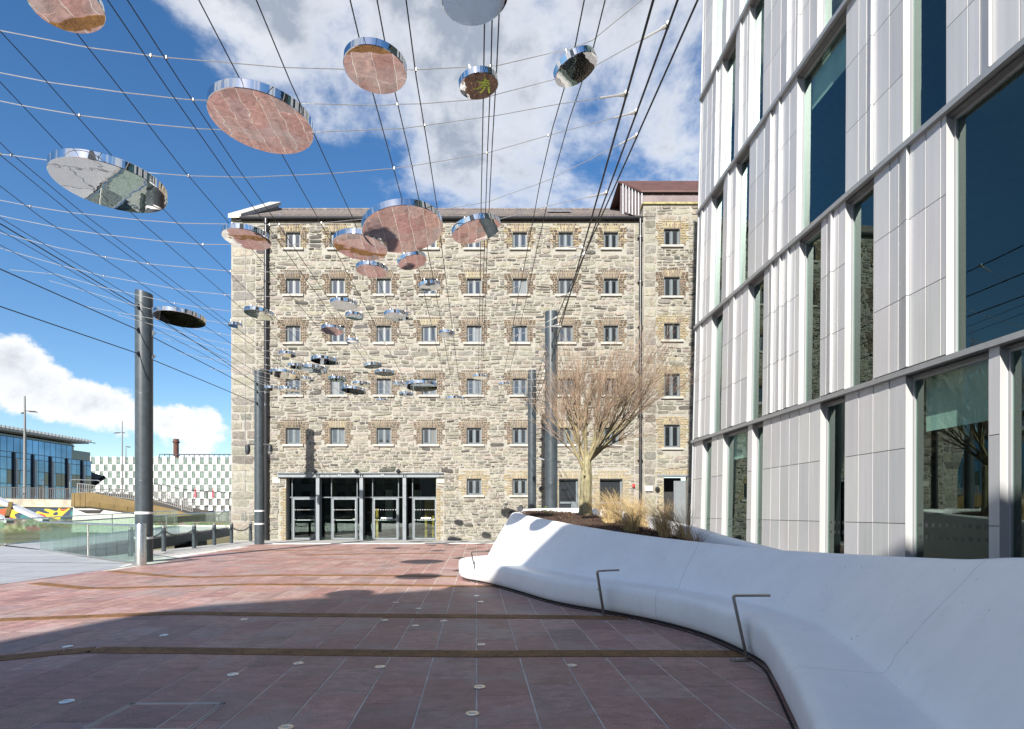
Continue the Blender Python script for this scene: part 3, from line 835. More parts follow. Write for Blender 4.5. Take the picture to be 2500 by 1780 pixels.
        ds.build('marker_dot', M['white_paint'], do, kind='stuff')
    # the room behind the doors
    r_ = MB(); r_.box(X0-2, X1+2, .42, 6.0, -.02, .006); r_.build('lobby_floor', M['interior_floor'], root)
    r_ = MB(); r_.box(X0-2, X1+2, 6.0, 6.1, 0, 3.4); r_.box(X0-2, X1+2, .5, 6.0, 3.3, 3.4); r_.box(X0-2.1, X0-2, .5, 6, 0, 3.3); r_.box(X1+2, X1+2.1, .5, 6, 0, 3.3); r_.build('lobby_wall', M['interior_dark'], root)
    r_ = MB(); r_.box(-5.11-o.x, -4.56-o.x, 3.2, 3.5, 0.01, 2.35); r_.build('lobby_screen', M['interior_yellow'], root)
    r_ = MB(); r_.box(-7.84-o.x, -7.60-o.x, 2.2, 2.3, 0.01, 1.7); r_.build('lobby_post', M['interior_yellow'], root)
    for u in (-8.0, -6.2):
        r_ = MB(); r_.box(u-o.x, u+.45-o.x, 5.85, 5.95, .9, 2.9); r_.build('lobby_shelf', M['interior_pale'], root)

    # ---- eaves, roof, gable coping, copper dormer
    b = MB(); zg = ZE
    b.tube([(XL+.55-o.x, -.17, zg+.0), (XR-.1-o.x, -.17, zg)], .085, 10); b.build('gutter', M['pipe_black'], root, smooth=30.0)
    b = MB(); b.box(XL+.3-o.x, XR-o.x, -.10, .0, ZE-.10, ZE+.12); b.build('fascia', M['pipe_black'], root)
    b = MB(); n = 16
    for i in range(n):
        y0, y1 = -.16+(5.16*i/n), -.16+5.16*(i+1)/n+.04; z0, z1 = ZE+.08+3.05*i/n+.018, ZE+.08+3.05*(i+1)/n+.002
        x0, x1 = XL+.5-o.x, XR+.6-o.x
        b.add([(x0, y0, z0-.018), (x1, y0, z0-.018), (x1, y0, z0), (x0, y0, z0), (x1, y1, z1), (x0, y1, z1)], [(0, 1, 2, 3), (3, 2, 4, 5)])
    b.add([(x0, 5.0, ZE+3.15), (x1, 5.0, ZE+3.15), (x1, 10.2, ZE), (x0, 10.2, ZE)], [(0, 1, 2, 3)])
    rf = b.build('roof', M['slate'], root)
    b = MB(); b.tube([(x0, 5.0, ZE+3.16), (x1, 5.0, ZE+3.16)], .09, 8); b.build('ridge', M['slate'], rf)
    b = MB(); b.add([(x, y, z) for x, y, z in [(wx(1183)-o.x+1.0, 2.2, ZE+1.62), (wx(1240)-o.x+1.0, 2.2, ZE+1.62), (wx(1240)-o.x+1.0, 3.0, ZE+2.1), (wx(1183)-o.x+1.0, 3.0, ZE+2.1)]], [(0, 1, 2, 3)])
    b.build('skylight', M['dark_glass'], rf)
    b = MB()
    for s in range(1):
        xa, xb = XL-.06-o.x, XL+.62-o.x
        vs = []
        for y, z in ((-.22, ZE-.02), (5.0, ZE+3.42)):
            vs += [(xa, y, z), (xb, y, z), (xb, y, z+.22), (xa, y, z+.22)]
        b.add(vs, [(0, 1, 2, 3), (7, 6, 5, 4), (0, 4, 5, 1), (1, 5, 6, 2), (2, 6, 7, 3), (3, 7, 4, 0)])
    b.build('gable_coping', M['sill_stone'], root)
    b = MB(); b.add([(XL+.5-o.x, -.1, ZE-.1), (XL+.5-o.x, 5, ZE-.1), (XL+.5-o.x, 5, ZE+3.42), (XL+.5-o.x, -.1, ZE)], [(0, 1, 2, 3)]); b.build('gable_upstand', M['mortar'], root)
    zp = wz(459)
    b = MB(); b.bbox(XR-.06-o.x, XT-o.x, YT-o.y-.10, .5, zp, zp+.11); b.build('parapet_coping', M['moss_stone'], root)
    # copper clad roof room
    xd = XR-.62-o.x; yb = .55; z0, z1 = ZE+.12, wz(432)
    b = MB(); b.box(7.04-o.x, XT-o.x, yb, 6, zp+.12, HC+(VC-469)/F*30.85-.03); b.build('roof_room', M['copper_wall'], root)
    b = MB(); x = 7.04-o.x
    while x < XT-o.x: b.box(x, x+.025, yb-.03, yb, zp+.12, HC+(VC-469)/F*30.85-.03); x += .55
    b.build('roof_room_seam', M['copper_wall'], root)
    ze = HC+(VC-469)/F*30.85; zr = HC+(VC-444)/F*32.3
    cx0, cx1 = 7.04-o.x, 6.12-o.x                          # verge: front corner, back corner
    b = MB(); b.add([(cx0-.02, yb-.06, ze-1.75), (cx0-.02, yb-.06, ze), (cx1, 1.95, zr), (cx1-.05, 1.95, ze-1.0)], [(0, 1, 2, 3)]); b.build('roof_room_cheek', M['copper_wall'], root)
    b = MB()
    for i in range(7):
        t = i/7; b.beam((cx0-.05+(cx1-cx0)*t, yb-.09+1.4*t, ze-1.7+.7*t), (cx0-.05+(cx1-cx0)*t, yb-.09+1.4*t, ze-.04+(zr-ze)*t), .035, .05)
    b.build('roof_room_seam', M['lead'], root)
    b = MB(); yy0, yy1 = yb-.16, 1.98
    b.add([(cx0-.10, yy0, ze-.03), (XT-o.x, yy0, ze-.03), (XT-o.x, yy1, zr), (cx1-.10, yy1, zr), (cx0-.10, yy0, ze+.07), (XT-o.x, yy0, ze+.07), (XT-o.x, yy1, zr+.10), (cx1-.10, yy1, zr+.10), (XT-o.x, 6, zr+.10), (cx1-.10, 6, zr+.10)],
          [(0, 1, 5, 4), (4, 5, 6, 7), (0, 4, 7, 3), (0, 3, 2, 1), (7, 6, 8, 9)])
    b.build('copper_roof', M['copper_roof'], root)
    b = MB(); b.add([(xd-.1, .05, ZE+.35), (XR+.05-o.x, .05, ZE+.02), (XR+.05-o.x, .6, ZE+.25), (xd-.1, 1.6, ZE+1.3)], [(0, 1, 2, 3)]); b.build('flashing', M['lead'], root)

    # ---- downpipes and fixings
    def pipe(x, r, ztop, y=-.13):
        b = MB(); b.tube([(x, y+.02, ztop), (x, y, ztop-.3), (x, y, .02)], r, 12)
        p = b.build('downpipe', M['pipe_black'], root, smooth=30.0)
        for z in [ztop-1.0-i*2.35 for i in range(int((ztop-1)/2.35)+1)]:
            c = MB(); c.lathe([(r+.004, -.05), (r+.016, -.045), (r+.016, .045), (r+.004, .05)], 12, (x, y, z)); c.box(x-r-.05, x+r+.05, y+.02, .0, z-.02, z+.02); c.build('bracket', M['pipe_black'], p)
    pipe(wx(595.5)-o.x, .105, ZE-.02, -.16)
    pipe(wx(1425)-o.x, .085, ZE-.02, -.18)
    b = MB(); b.tube([(wx(546)-o.x, -.03, ZE-.6), (wx(546)-o.x, -.03, .05)], .010, 5); b.build('lightning_tape', M['lead'], root)
    b = MB(); b.tube([(wx(1401)-o.x, -.03, ZE-.3), (wx(1401)-o.x, -.03, wz(880))], .010, 5); b.build('lightning_tape', M['lead'], root)
    # wall fittings are separate things
    def bulk(x, z, y, lb):
        e = empty('wall_light', (x, y, z), lb, 'wall light', 'black cowl lights on the stone wall')
        b = MB(); b.lathe([(.03, .10), (.12, .0), (.135, -.02), (.13, -.035), (.06, -.12), (.01, -.14)], 14, (0, -.14, 0)); b.build('cowl', M['lamp_black'], e, smooth=40.0)
        b = MB(); b.box(-.05, .05, -.06, .0, -.06, .06); b.build('back_box', M['lamp_black'], e)
    for k, u in enumerate((771, 873, 974)):
        bulk(SX*(u-UC), HC-(1150-VC)*SX, YW-.03, f'black cowl wall light above the glass doors, {ORD[k]} from the left')
    bulk(SX*(1320-UC), HC-(1192-VC)*SX, YW-.03, 'black cowl wall light between the two slim poles by the planter')
    bulk(SX*(1602-UC), HC-(1193-VC)*SX, YT-.03, 'black cowl wall light beside the white box near the right doorway')
    e = empty('junction_box', (SX*(1582-UC), YT-.03, HC-(1194-VC)*SX), 'white rectangular box on the wall right of the black downpipe', 'wall box')
    b = MB(); b.bbox(-.18, .18, -.11, .03, -.12, .12, .02); b.build('cover', M['white_paint'], e)
    b = MB(); b.box(-.16, .16, -.06, .028, -.14, -.121); b.build('base', M['frame_grey'], e)
    e = empty('alarm_sounder', (SX*(1546-UC), YW-.03, HC-(1186-VC)*SX), 'small red alarm sounder on the stone wall near the downpipe', 'alarm')
    b = MB(); b.lathe([(.05, -.09), (.07, -.07), (.07, .06), (.04, .09)], 12, (0, -.07, 0)); b.build('body', M['red_plastic'], e)
    b = MB(); b.box(-.03, .03, -.06, .03, -.03, .03); b.build('mount', M['lamp_black'], e)
warehouse()

# ------------------------------------------------------------------ white panelled office building
def office():
    A0, SL = 7.447, -.0686
    root = empty('white_office_building', (7.6, 12, 0), 'tall white metal panelled building with folded strips and green glass on the right', 'office building')
    o = Vector(root.location)
    YF = 19.55; FH = 3.9
    def lean(y): return .024*min(1, max(0, (y-9)/10.5))
    NX = Vector((-1, SL, 0)).normalized()
    def pt(y, z, out=0.0): 
        return Vector((A0+SL*y+lean(y)*z, y, z))+Vector((-out, SL*out, 0))-o
    def ysol(u, z, out=0.0):
        y = 12.0
        for _ in range(25): y = (A0-out+lean(y)*z)/((u-UC)/F-SL)
        return y
    z3 = lambda x: 1600+x/2.534
    z4 = lambda x: 1650+x/2.03
    fl = [
      (z4, [('P', [58, 92, 127]), ('P', [172, 203, 230]), ('P', [352, 375]), ('P', [428, 470, 515, 560, 608, 660, 715]), ('P', [836, 905, 977, 1057, 1140]), ('P', [1550, 1608]), ('P', [2300, 2400, 2600])]),
      (z4, [('P', [68, 92, '118', 150, 176]), ('P', [230, 258, '283', 325, 358]), ('P', [434, 458, '472', 495, '512', 535, '552', 590, 612]), ('P', [718, 748, '766', 805, 840]), ('P', [980, 1060, 1105, '1142', 1240, 1315, 1342]), ('P', [2000, 2200, 2500])]),
      (z3, [('P', [250, '282', 318, 345]), ('P', [418, '445', 475, 497]), ('P', [580, 625, 672, '708', 735, '762', 830, 877]), ('P', [1180, 1260, 1308, '1333', 1450, 1535]), ('P', [1800, 1935, 2010, '2063', 2255, 2450]), ('P', [3000, 3300, 3700])]),
      (z3, [('P', [265, 290, 320, 350, '373', 395, 412]), ('P', [495, '522', 567, 582]), ('P', [672, 720, 780, '818', 870, '885', 960, 1008]), ('P', [1170, 1290, 1420, '1520', 1700, 1900]), ('P', [2300, 2600, 2900])]),
      (z3, [('P', [275, 310, 357]), ('P', [420, '447', 490, 530]), ('P', [612, 700, 800, '880', 1000, 1150]), ('P', [1500, 1700, 1900, 2200])]),
      (z3, [('P', [285, 350, 420]), ('P', [470, 560, 650, 800, 1000, 1400, 2200])]),
    ]
    panels = []; YN = 1.0
    for k, (zf, groups) in enumerate(fl):
        z0, z1 = k*FH, (k+1)*FH
        zm = z0+FH*(.62 if k else .45)
        prev = None; spans = []
        for gi, (_, us) in enumerate(groups):
            ys = []
            for u in us:
                pk = isinstance(u, str); uu = zf(float(u)); ys.append((ysol(uu, zm,   .055 if pk else 0), pk))
            if gi == 0: ys[0] = (YF, False)
            spans.append(ys)
        # panels
        for ys in spans:
            for i in range(len(ys)-1):
                (ya, pa), (yb, pb) = ys[i], ys[i+1]
                oa, ob = 0.0, (.055 if pb else .006)
                for r in range(3):
                    za, zb = z0+(.16 if r == 0 else 0)+FH/3*r, z0+FH/3*(r+1)-(.015 if r == 2 else 0)
                    if r == 0: za = z0+.08
                    g = .006; ya_, yb_ = ya-g, yb+g; za_, zb_ = za+g, zb-g
                    vs = [pt(ya_, za_, oa), pt(yb_, za_, ob), pt(yb_, zb_, ob), pt(ya_, zb_, oa), pt(ya_, za_, -.05), pt(yb_, za_, -.05), pt(yb_, zb_, -.05), pt(ya_, zb_, -.05)]
                    fs = [(0, 1, 2, 3), (1, 5, 6, 2), (0, 3, 7, 4), (3, 2, 6, 7), (0, 4, 5, 1)]
                    yc = (ya+yb)/2; zc = (za+zb)/2
                    inv = 1 if (HC+1250/F*yc > zc and yc > 7.2) else 0
                    tint = jit((.55, .547, .545), .05)
                    if rnd.random() < .2: tint = jit((.49, .492, .498), .04)
                    panels.append((inv*(ya-yb)*(zb-za)/yc**3, vs, fs, tint))
            b = MB(); ya, yb = ys[0][0], ys[-1][0]
            b.add([pt(ya, z0, -.055), pt(yb, z0, -.055), pt(yb, z1, -.055), pt(ya, z1, -.055)], [(0, 1, 2, 3)])
            b.build('backing_wall', M['panel_gap'], root)
        # glass between the panels
        ends = [(s[0][0], s[-1][0]) for s in spans]+[(YN, YN)]
        for (a, c), (a2, c2) in zip(ends[:-1], ends[1:]):
            ya, yb = c, a2
            if ya-yb < .05: continue
            rec = -.155; zt = z1-.10; zb = z0+.05
            f = MB(); t = .05
            # reveals and frame
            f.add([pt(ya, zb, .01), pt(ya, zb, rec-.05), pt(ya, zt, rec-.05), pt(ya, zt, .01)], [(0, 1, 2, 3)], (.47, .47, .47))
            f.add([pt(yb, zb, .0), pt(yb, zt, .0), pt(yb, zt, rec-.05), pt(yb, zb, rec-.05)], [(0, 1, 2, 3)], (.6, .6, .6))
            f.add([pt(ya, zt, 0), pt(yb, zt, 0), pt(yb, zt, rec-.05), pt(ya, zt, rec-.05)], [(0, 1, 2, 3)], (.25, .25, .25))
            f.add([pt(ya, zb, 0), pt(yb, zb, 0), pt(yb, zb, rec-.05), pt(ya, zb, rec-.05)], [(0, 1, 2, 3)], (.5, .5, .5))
            def bar(y_a, y_b, z_a, z_b, o1=rec+.035):
                vs = [pt(y_a, z_a, o1), pt(y_b, z_a, o1), pt(y_b, z_b, o1), pt(y_a, z_b, o1), pt(y_a, z_a, rec-.02), pt(y_b, z_a, rec-.02), pt(y_b, z_b, rec-.02), pt(y_a, z_b, rec-.02)]
                f.add(vs, [(0, 1, 2, 3), (1, 5, 6, 2), (0, 3, 7, 4), (3, 2, 6, 7), (0, 4, 5, 1)], (.34, .35, .36))
            bar(ya-.004, ya-.035, zb, zt); bar(yb+.035, yb+.004, zb, zt); bar(ya-.035, yb+.035, zt-.05, zt, rec+.034); bar(ya-.035, yb+.035, zb, zb+.05, rec+.034)
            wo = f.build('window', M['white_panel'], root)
            g = MB(); g.add([pt(ya-.03, zb+.04, rec), pt(yb+.03, zb+.04, rec), pt(yb+.03, zt-.04, rec), pt(ya-.03, zt-.04, rec)], [(0, 1, 2, 3)]); g.build('pane', M['green_glass'], wo)
            if k == 0:
                ms = MB()
                for zz in (1.05, 1.25, .55):
                    yy = ya-.10
                    while yy > yb+.08: 
                        ms.add([pt(yy, zz, rec+.003), pt(yy-.06, zz, rec+.003), pt(yy-.06, zz+.06, rec+.003), pt(yy, zz+.06, rec+.003)], [(0, 1, 2, 3)]); yy -= .14
                if ms.v: ms.build('marker_dot', M['frame_dark'], wo, kind='stuff')
            if ya-yb > 1.0 and rnd.random() < .75:
                bl = MB(); zd = zt-rnd.uniform(.45, 1.15)
                bl.add([pt(ya-.06, zd, rec-.16), pt(yb+.06, zd, rec-.16), pt(yb+.06, zt, rec-.16), pt(ya-.06, zt, rec-.16)], [(0, 1, 2, 3)])
                bl.build('blind', M['interior_pale'], wo)
        # ledge
        b = MB(); n = 10
        for i in range(n):
            ya, yb = YF+.06-(YF-YN)*i/n, YF+.06-(YF-YN)*(i+1)/n
            if k == 0: continue
            vs = []
            for out, z in ((.085, z0-.05), (.095, z0+.035), (-.10, z0+.05), (-.10, z0-.07)):
                vs += [pt(ya-.002, z, out), pt(yb+.002, z, out)]
            b.add(vs, [(0, 1, 3, 2), (2, 3, 5, 4), (6, 7, 1, 0), (0, 2, 4, 6), (1, 7, 5, 3)])
        if b.v: b.build('ledge', M['ledge_grey'], root)
        # floor plate, ceiling and back of rooms
        b = MB()
        b.add([pt(YF, z0-.08, -.24), pt(YN, z0-.08, -.24), pt(YN, z0-.08, -5), pt(YF, z0-.08, -5), pt(YF, z0+.03, -.24), pt(YN, z0+.03, -.24), pt(YN, z0+.03, -5), pt(YF, z0+.03, -5)],
              [(0, 1, 2, 3), (4, 7, 6, 5), (0, 4, 5, 1)])
        b.build('floor_plate', M['interior_floor'], root)
    panels.sort(key=lambda q: -q[0])
    rest = MB()
    for n, (a, vs, fs, t) in enumerate(panels):
        if n < 300: m = MB(); m.add(vs, fs, t); m.build('panel', M['white_panel'], root)
        else: rest.add(vs, fs, t)
    rest.build('upper_panel', M['white_panel'], root, kind='stuff')
    H = 6*FH
    b = MB()
    b.add([pt(YF, 0, -5), pt(YN, 0, -5), pt(YN, H, -5), pt(YF, H, -5)], [(0, 1, 2, 3)])
    b.add([pt(YN, 0, 0), pt(YN, 0, -5), pt(YN, H, -5), pt(YN, H, 0)], [(0, 1, 2, 3)])
    b.build('core_wall', M['interior_dark'], root)
    b = MB()
    b.add([pt(YF, 0, .02), pt(YF, 0, -14), pt(YF, H, -14), pt(YF, H, .02)], [(0, 3, 2, 1)]); b.add([pt(YF, H, .1), pt(YN, H, .1), pt(YN, H, -14), pt(YF, H, -14)], [(0, 1, 2, 3)])
    b.build('end_wall', M['white_panel'], root)
    b = MB(); b.tube([pt(YF+.02, 0, .01), pt(YF+.02, H, .01)], .035, 6); b.build('corner_trim', M['ledge_grey'], root)
office()

# ------------------------------------------------------------------ white sculpted bench and planter
BASE = [(-.2, 14.5), (-.8, 14.0), (-1.13, 13.5), (-1.21, 13.0), (-1.05, 12.5), (-.66, 11.97), (-.11, 10.98), (.65, 9.35), (1.41, 8.39), (1.92, 7.67), (2.24, 6.93), (2.37, 6.2), (2.39, 5.56), (2.23, 4.94), (2.02, 4.27), (1.85, 3.75), (1.5, 2.8), (1.15, 1.9)]
RIM = [(.35, 14.0, 1.5), (.2, 13.6, 1.5), (.08, 13.3, 1.495), (.03, 13.0, 1.49), (.05, 12.75, 1.48), (.2, 12.45, 1.44), (.75, 11.7, 1.33), (1.45, 10.15, 1.21), (2.15, 9.15, 1.115), (2.72, 8.3, 1.06), (3.15, 7.35, 1.03), (3.4, 6.35, 1.05), (3.45, 5.45, 1.085), (3.3, 4.65, 1.13), (3.1, 3.95, 1.175), (2.95, 3.4, 1.23), (2.6, 2.4, 1.3), (2.25, 1.5, 1.36)]
BACK = [(.30, 13.95, 1.50), (.32, 14.6, 1.57), (.95, 15.4, 1.60), (1.9, 15.4, 1.60), (2.6, 14.4, 1.55), (2.95, 12.9, 1.44), (3.1, 11.3, 1.33), (3.24, 10, 1.22), (3.32, 9, 1.13), (3.42, 8.0, 1.05), (3.5, 7.4, 1.0)]
MSTEP = 8
def bench():
    root = empty('planter_bench', (1.0, 9, 0), 'long curving white concrete bench that rises into a raised planter', 'bench')
    o = Vector(root.location)
    B = catmull([(x, y, 0) for x, y in BASE], MSTEP); Q = catmull(RIM, MSTEP)
    rows = []
    for b, q in zip(B, Q):
        h = Vector((q.x-b.x, q.y-b.y, 0)); L = h.length; h.normalize(); zr = q.z
        c = L*.50
        pr = [(.06, .045), (.03, .07), (.008, .14), (0, .24), (.0, .34), (.008, .392), (.034, .424), (.075, .436), (c*.55, .430), (c-.10, .426), (c-.03, .428), (c, .437), (c+.028, .475), (c+.065, .56)]
        for t in (.15, .3, .45, .6, .74, .86):
            hh = c+.075+(L-.06-c-.075)*(t**1.12); zz = .56+(zr-.07-.56)*t
            pr.append((hh, zz))
        pr += [(L-.05, zr-.045), (L-.015, zr-.012), (L+.035, zr), (L+.10, zr-.004), (L+.19, zr-.02), (L+.24, zr-.055), (L+.255, zr-.12), (L+.27, zr-.5), (L+.27, .02)]
        rows.append([b+h*hh+Vector((0, 0, zz)) for hh, zz in pr])
    cuts = [0, int(9.1*MSTEP), int(14.7*MSTEP), len(rows)-1]
    for s, e in zip(cuts[:-1], cuts[1:]):
        m = MB(); n = len(rows[0]); sub = [list(r) for r in rows[s:e+1]]
        if e != len(rows)-1:
            d = (sub[-1][5]-sub[-2][5]).normalized(); sub[-1] = [p-d*.004 for p in sub[-1]]
        # shut the ends a little so the joint reads as a groove
        vs = []
        for r in sub: vs += [p-o for p in r]
        fs = []
        for i in range(len(sub)-1):
            for j in range(n-1): fs.append((i*n+j, i*n+j+1, (i+1)*n+j+1, (i+1)*n+j))
        m.add(vs, fs)
        ob = m.build('concrete_segment', M['white_concrete'], root, smooth=55.0)
    for e in cuts[1:-1]:                                  # dark joint strips a little below the surface
        jm = MB(); r = rows[e]; cen = sum(r, Vector())/len(r); d = (rows[e+1][5]-rows[e-1][5]).normalized()*.03; vs = []
        hd = Vector((r[12].x-r[3].x, r[12].y-r[3].y, 0)).normalized()
        for i, p in enumerate(r):
            t = r[min(i+1, len(r)-1)]-r[max(i-1, 0)]; a, c = t.dot(hd), t.z; k = math.hypot(a, c)
            q = p+(hd*c-Vector((0, 0, a)))*(.006/k); vs += [q-d-o, q+d-o]
        jm.add(vs, [(2*i, 2*i+1, 2*i+3, 2*i+2) for i in range(len(r)-1)]); jm.build('joint', M['lead'], root)
    pl = MB(); vs = []
    for b, q in zip(B, Q):
        h = Vector((q.x-b.x, q.y-b.y, 0)).normalized()
        vs += [b+h*.10+Vector((0, 0, 0))-o, b+h*.10+Vector((0, 0, .10))-o]
    pl.add(vs, [(2*i, 2*i+2, 2*i+3, 2*i+1) for i in range(len(B)-1)]); pl.build('plinth', M['lamp_black'], root)
    tr = MB(); tr.tube([b+Vector((.02, .0, .002))-o for b in B[30:]], .010, 5); tr.build('drain_channel', M['slot_dark'], root)
    # rear rim
    K = catmull(BACK, 6); m = MB(); vs = []; n = 0
    for i, k in enumerate(K):
        d = K[min(i+1, len(K)-1)]-K[max(i-1, 0)]; d.z = 0; d.normalize(); s = Vector((-d.y, d.x, 0))        # s points outwards (left of travel)
        th = .11 
        pr = [(.05+th, -.02), (.03+th, k.z-.25), (th, k.z-.05), (th-.04, k.z-.012), (0, k.z), (-th+.04, k.z-.012), (-th, k.z-.05), (-th-.01, k.z-.42)]
        n = len(pr); vs += [Vector((k.x, k.y, 0))+s*a+Vector((0, 0, z))-o for a, z in pr]
    m.add(vs, [(i*n+j, (i+1)*n+j, (i+1)*n+j+1, i*n+j+1) for i in range(len(K)-1) for j in range(n-1)])
    m.build('rear_rim', M['white_concrete'], root, smooth=50.0)
    # soil
    fr = [q for q in Q[3*MSTEP:10*MSTEP+1]]; m = MB(); nn, mm = 60, 16; vs = []
    def along(pts, t):
        f = t*(len(pts)-1); i = min(int(f), len(pts)-2); return pts[i].lerp(pts[i+1], f-i)
    def soil(t, s):
        a, c = along(fr, t), along(K, t); p = a.lerp(c, s)
        z = a.z*(1-s)+c.z*s-.09-.21*s*s+.13*math.sin(math.pi*s)*math.sin(math.pi*min(1, t*1.15+.1))
        z += .035*noise.noise(Vector((p.x*3, p.y*3, 0)))+.02*noise.noise(Vector((p.x*11, p.y*11, 5)))
        return Vector((p.x, p.y, z))
    for i in range(nn+1):
        for j in range(mm+1): vs.append(soil(i/nn, j/mm)-o)
    m.add(vs, [(i*(mm+1)+j, (i+1)*(mm+1)+j, (i+1)*(mm+1)+j+1, i*(mm+1)+j+1) for i in range(nn) for j in range(mm)])
    m.build('soil', M['soil'], root, smooth=True)
    # mulch and dead leaves
    m = MB()
    for _ in range(9000):
        t, s = rnd.random()**.8, rnd.uniform(.04, .96); p = soil(t, s)+Vector((0, 0, rnd.uniform(.0, .03)))-o
        a = rnd.uniform(0, 6.28); l = rnd.uniform(.012, .034); d = Vector((math.cos(a), math.sin(a), rnd.uniform(-.4, .7)))*l; w = Vector((-math.sin(a), math.cos(a), rnd.uniform(-.5, .5)))*l*.32
        m.add([p-d, p-w, p+d, p+w], [(0, 1, 2, 3)], jit(rnd.choice([(.10, .045, .025), (.065, .035, .022), (.16, .085, .04), (.05, .028, .02)]), .3))
    o2 = m.build('mulch', M['mulch'], root, kind='stuff')
    return soil
SOIL = bench()

def armrests():
    data = [(( -.74, 12.23), (-.86, 12.1), (-.53, 12.15), 'steel bench armrest at the far sunlit end of the white bench'),
            ((1.325, 8.27), (1.215, 8.20), (1.535, 8.25), 'middle steel armrest on the white bench, in shade'),
            ((2.37, 5.78), (2.235, 5.80), (2.58, 5.74), 'nearest steel armrest on the white bench, above the front drainage strip')]
    for b, t, e, lb in data:
        root = empty('bench_armrest', (b[0], b[1], 0), lb, 'armrest', 'steel armrests along the bench')
        B, T, E = Vector((b[0], b[1], .012)), Vector((t[0], t[1], .655)), Vector((e[0], e[1], .665)); o = Vector(root.location)
        ax = (E-T).normalized(); sd = Vector((-ax.y, ax.x, 0)).normalized(); wd = .06; th = .022
        path = [B, B.lerp(T, .95)]
        c = T; 
        for k in range(1, 5):
            q = k/5; path.append((B.lerp(T, .95)*(1-q)+T*q)*(1-q)+(T*(1-q)+(T+ax*.035)*q)*q)
        path += [T+ax*.035, E]
        m = MB(); vs = []
        for i, p in enumerate(path):
            d = (path[min(i+1, len(path)-1)]-path[max(i-1, 0)]).normalized(); nn = d.cross(sd).normalized()
            vs += [p-o+sd*wd/2+nn*th/2, p-o-sd*wd/2+nn*th/2, p-o-sd*wd/2-nn*th/2, p-o+sd*wd/2-nn*th/2]
        k = len(path); fs = []
        for i in range(k-1):
            for j in range(4): fs.append((i*4+j, i*4+(j+1) % 4, (i+1)*4+(j+1) % 4, (i+1)*4+j))
        fs += [(3, 2, 1, 0), tuple((k-1)*4+j for j in range(4))]
        m.add(vs, fs); m.build('bar', M['brushed_steel'], root)
        f = MB(); q0 = Vector((-.15, -.02, 0)); f.box(-.16, .02, -.04, .04, .0, .012); f.build('foot_plate', M['brushed_steel'], root)
        for x in (-.125, -.055):
            s = MB(); s.lathe([(.009, .012), (.009, .024), (.005, .028)], 8, (x, 0, 0)); s.build('bolt', M['stainless'], root)
armrests()

# ------------------------------------------------------------------ planting
def tree():
    base = min((SOIL(i/40, j/20) for i in range(41) for j in range(21)), key=lambda q: math.hypot(q.x-1.76, q.y-13.25)).copy()
    base.z -= .06
    root = empty('bare_tree', base, 'leafless multi stemmed young tree with reddish twigs in the planter', 'tree')
    tr = MB()
    for k in range(3):
        a = k*2.1+.6; d = Vector((math.cos(a), math.sin(a), 0))*.062
        h = (1.42, 1.30, 1.5)[k]
        tr.tube([d*1.5+Vector((0, 0, -.05)), d*1.15+Vector((0, 0, .12)), d+Vector((.01, 0, .5)), d*.95+Vector((.02, 0, 1.0)), d*.8+Vector((.02, 0, h))], [.115, .098, .088, .082, .062], 10)
    tr.build('trunk', M['bark'], root, smooth=True)
    lim, tw = MB(), MB(); cnt = [0]
    def grow(p, d, L, r, lv):
        n = 4; pts = [p]; rs = [r]; q = p.copy(); dd = d.copy()
        for i in range(n):
            dd = (dd+Vector((rnd.uniform(-1, 1), rnd.uniform(-1, 1), rnd.uniform(-.6, .8)))*(.055+.006*lv)+Vector((.008, 0, .012))).normalized()
            q = q+dd*(L/n); pts.append(q.copy()); rs.append(max(.0028, r*(1-.5*(i+1)/n)))
        (lim if lv < 3 else tw).tube(pts, rs, 6 if lv < 2 else 4 if lv < 3 else 3, cap=False)
        if lv >= 5: return
        kids = [0, 5, 5, 4, 3][lv]
        for k in range(kids):
            t = rnd.uniform(.25, 1.0) if k else 1.0
            i = min(int(t*n), n-1); s = pts[i].lerp(pts[i+1], t*n-i)
            a = rnd.uniform(0, 6.28)
            side = d.cross(Vector((math.cos(a), math.sin(a), .2))).normalized()
            sp = rnd.uniform(.22, .50) if k else rnd.uniform(.03, .15)
            nd = (dd*(1-sp*.3)+side*sp+Vector((0, 0, .05))).normalized()
            grow(s, nd, L*rnd.uniform(.55, .88), max(.0030, rs[i]*.60*(1.0 if k else 1.2)), lv+1)
    forks = [(-.40, -.1, 1.12, .95, .038), (-.22, .15, 1.35, .98, .044), (.0, -.12, 1.45, 1.08, .050), (.36, .1, 1.40, 1.15, .046), (.75, -.15, 1.38, 1.25, .044), (1.05, .35, 1.40, 1.2, .040), (.45, -.55, 1.34, 1.0, .036), (-.20, .45, 1.3, .95, .034), (1.35, .05, 1.5, 1.15, .034)]
    for dx, dy, z, L, r in forks:
        grow(Vector((dx*.07, dy*.09, z-.10)), Vector((dx*1.15, dy, 1.12)).normalized(), L*1.02, r, 1)
    lim.build('limb', M['limb_bark'], root, smooth=True)
    tw.build('crown', M['twig'], root, kind='stuff')
    # pruned stub
    st = MB(); st.tube([(-.05, -.12, .95), (-.07, -.20, .97)], [.028, .026], 8); st.build('stub', M['bark'], root)
tree()

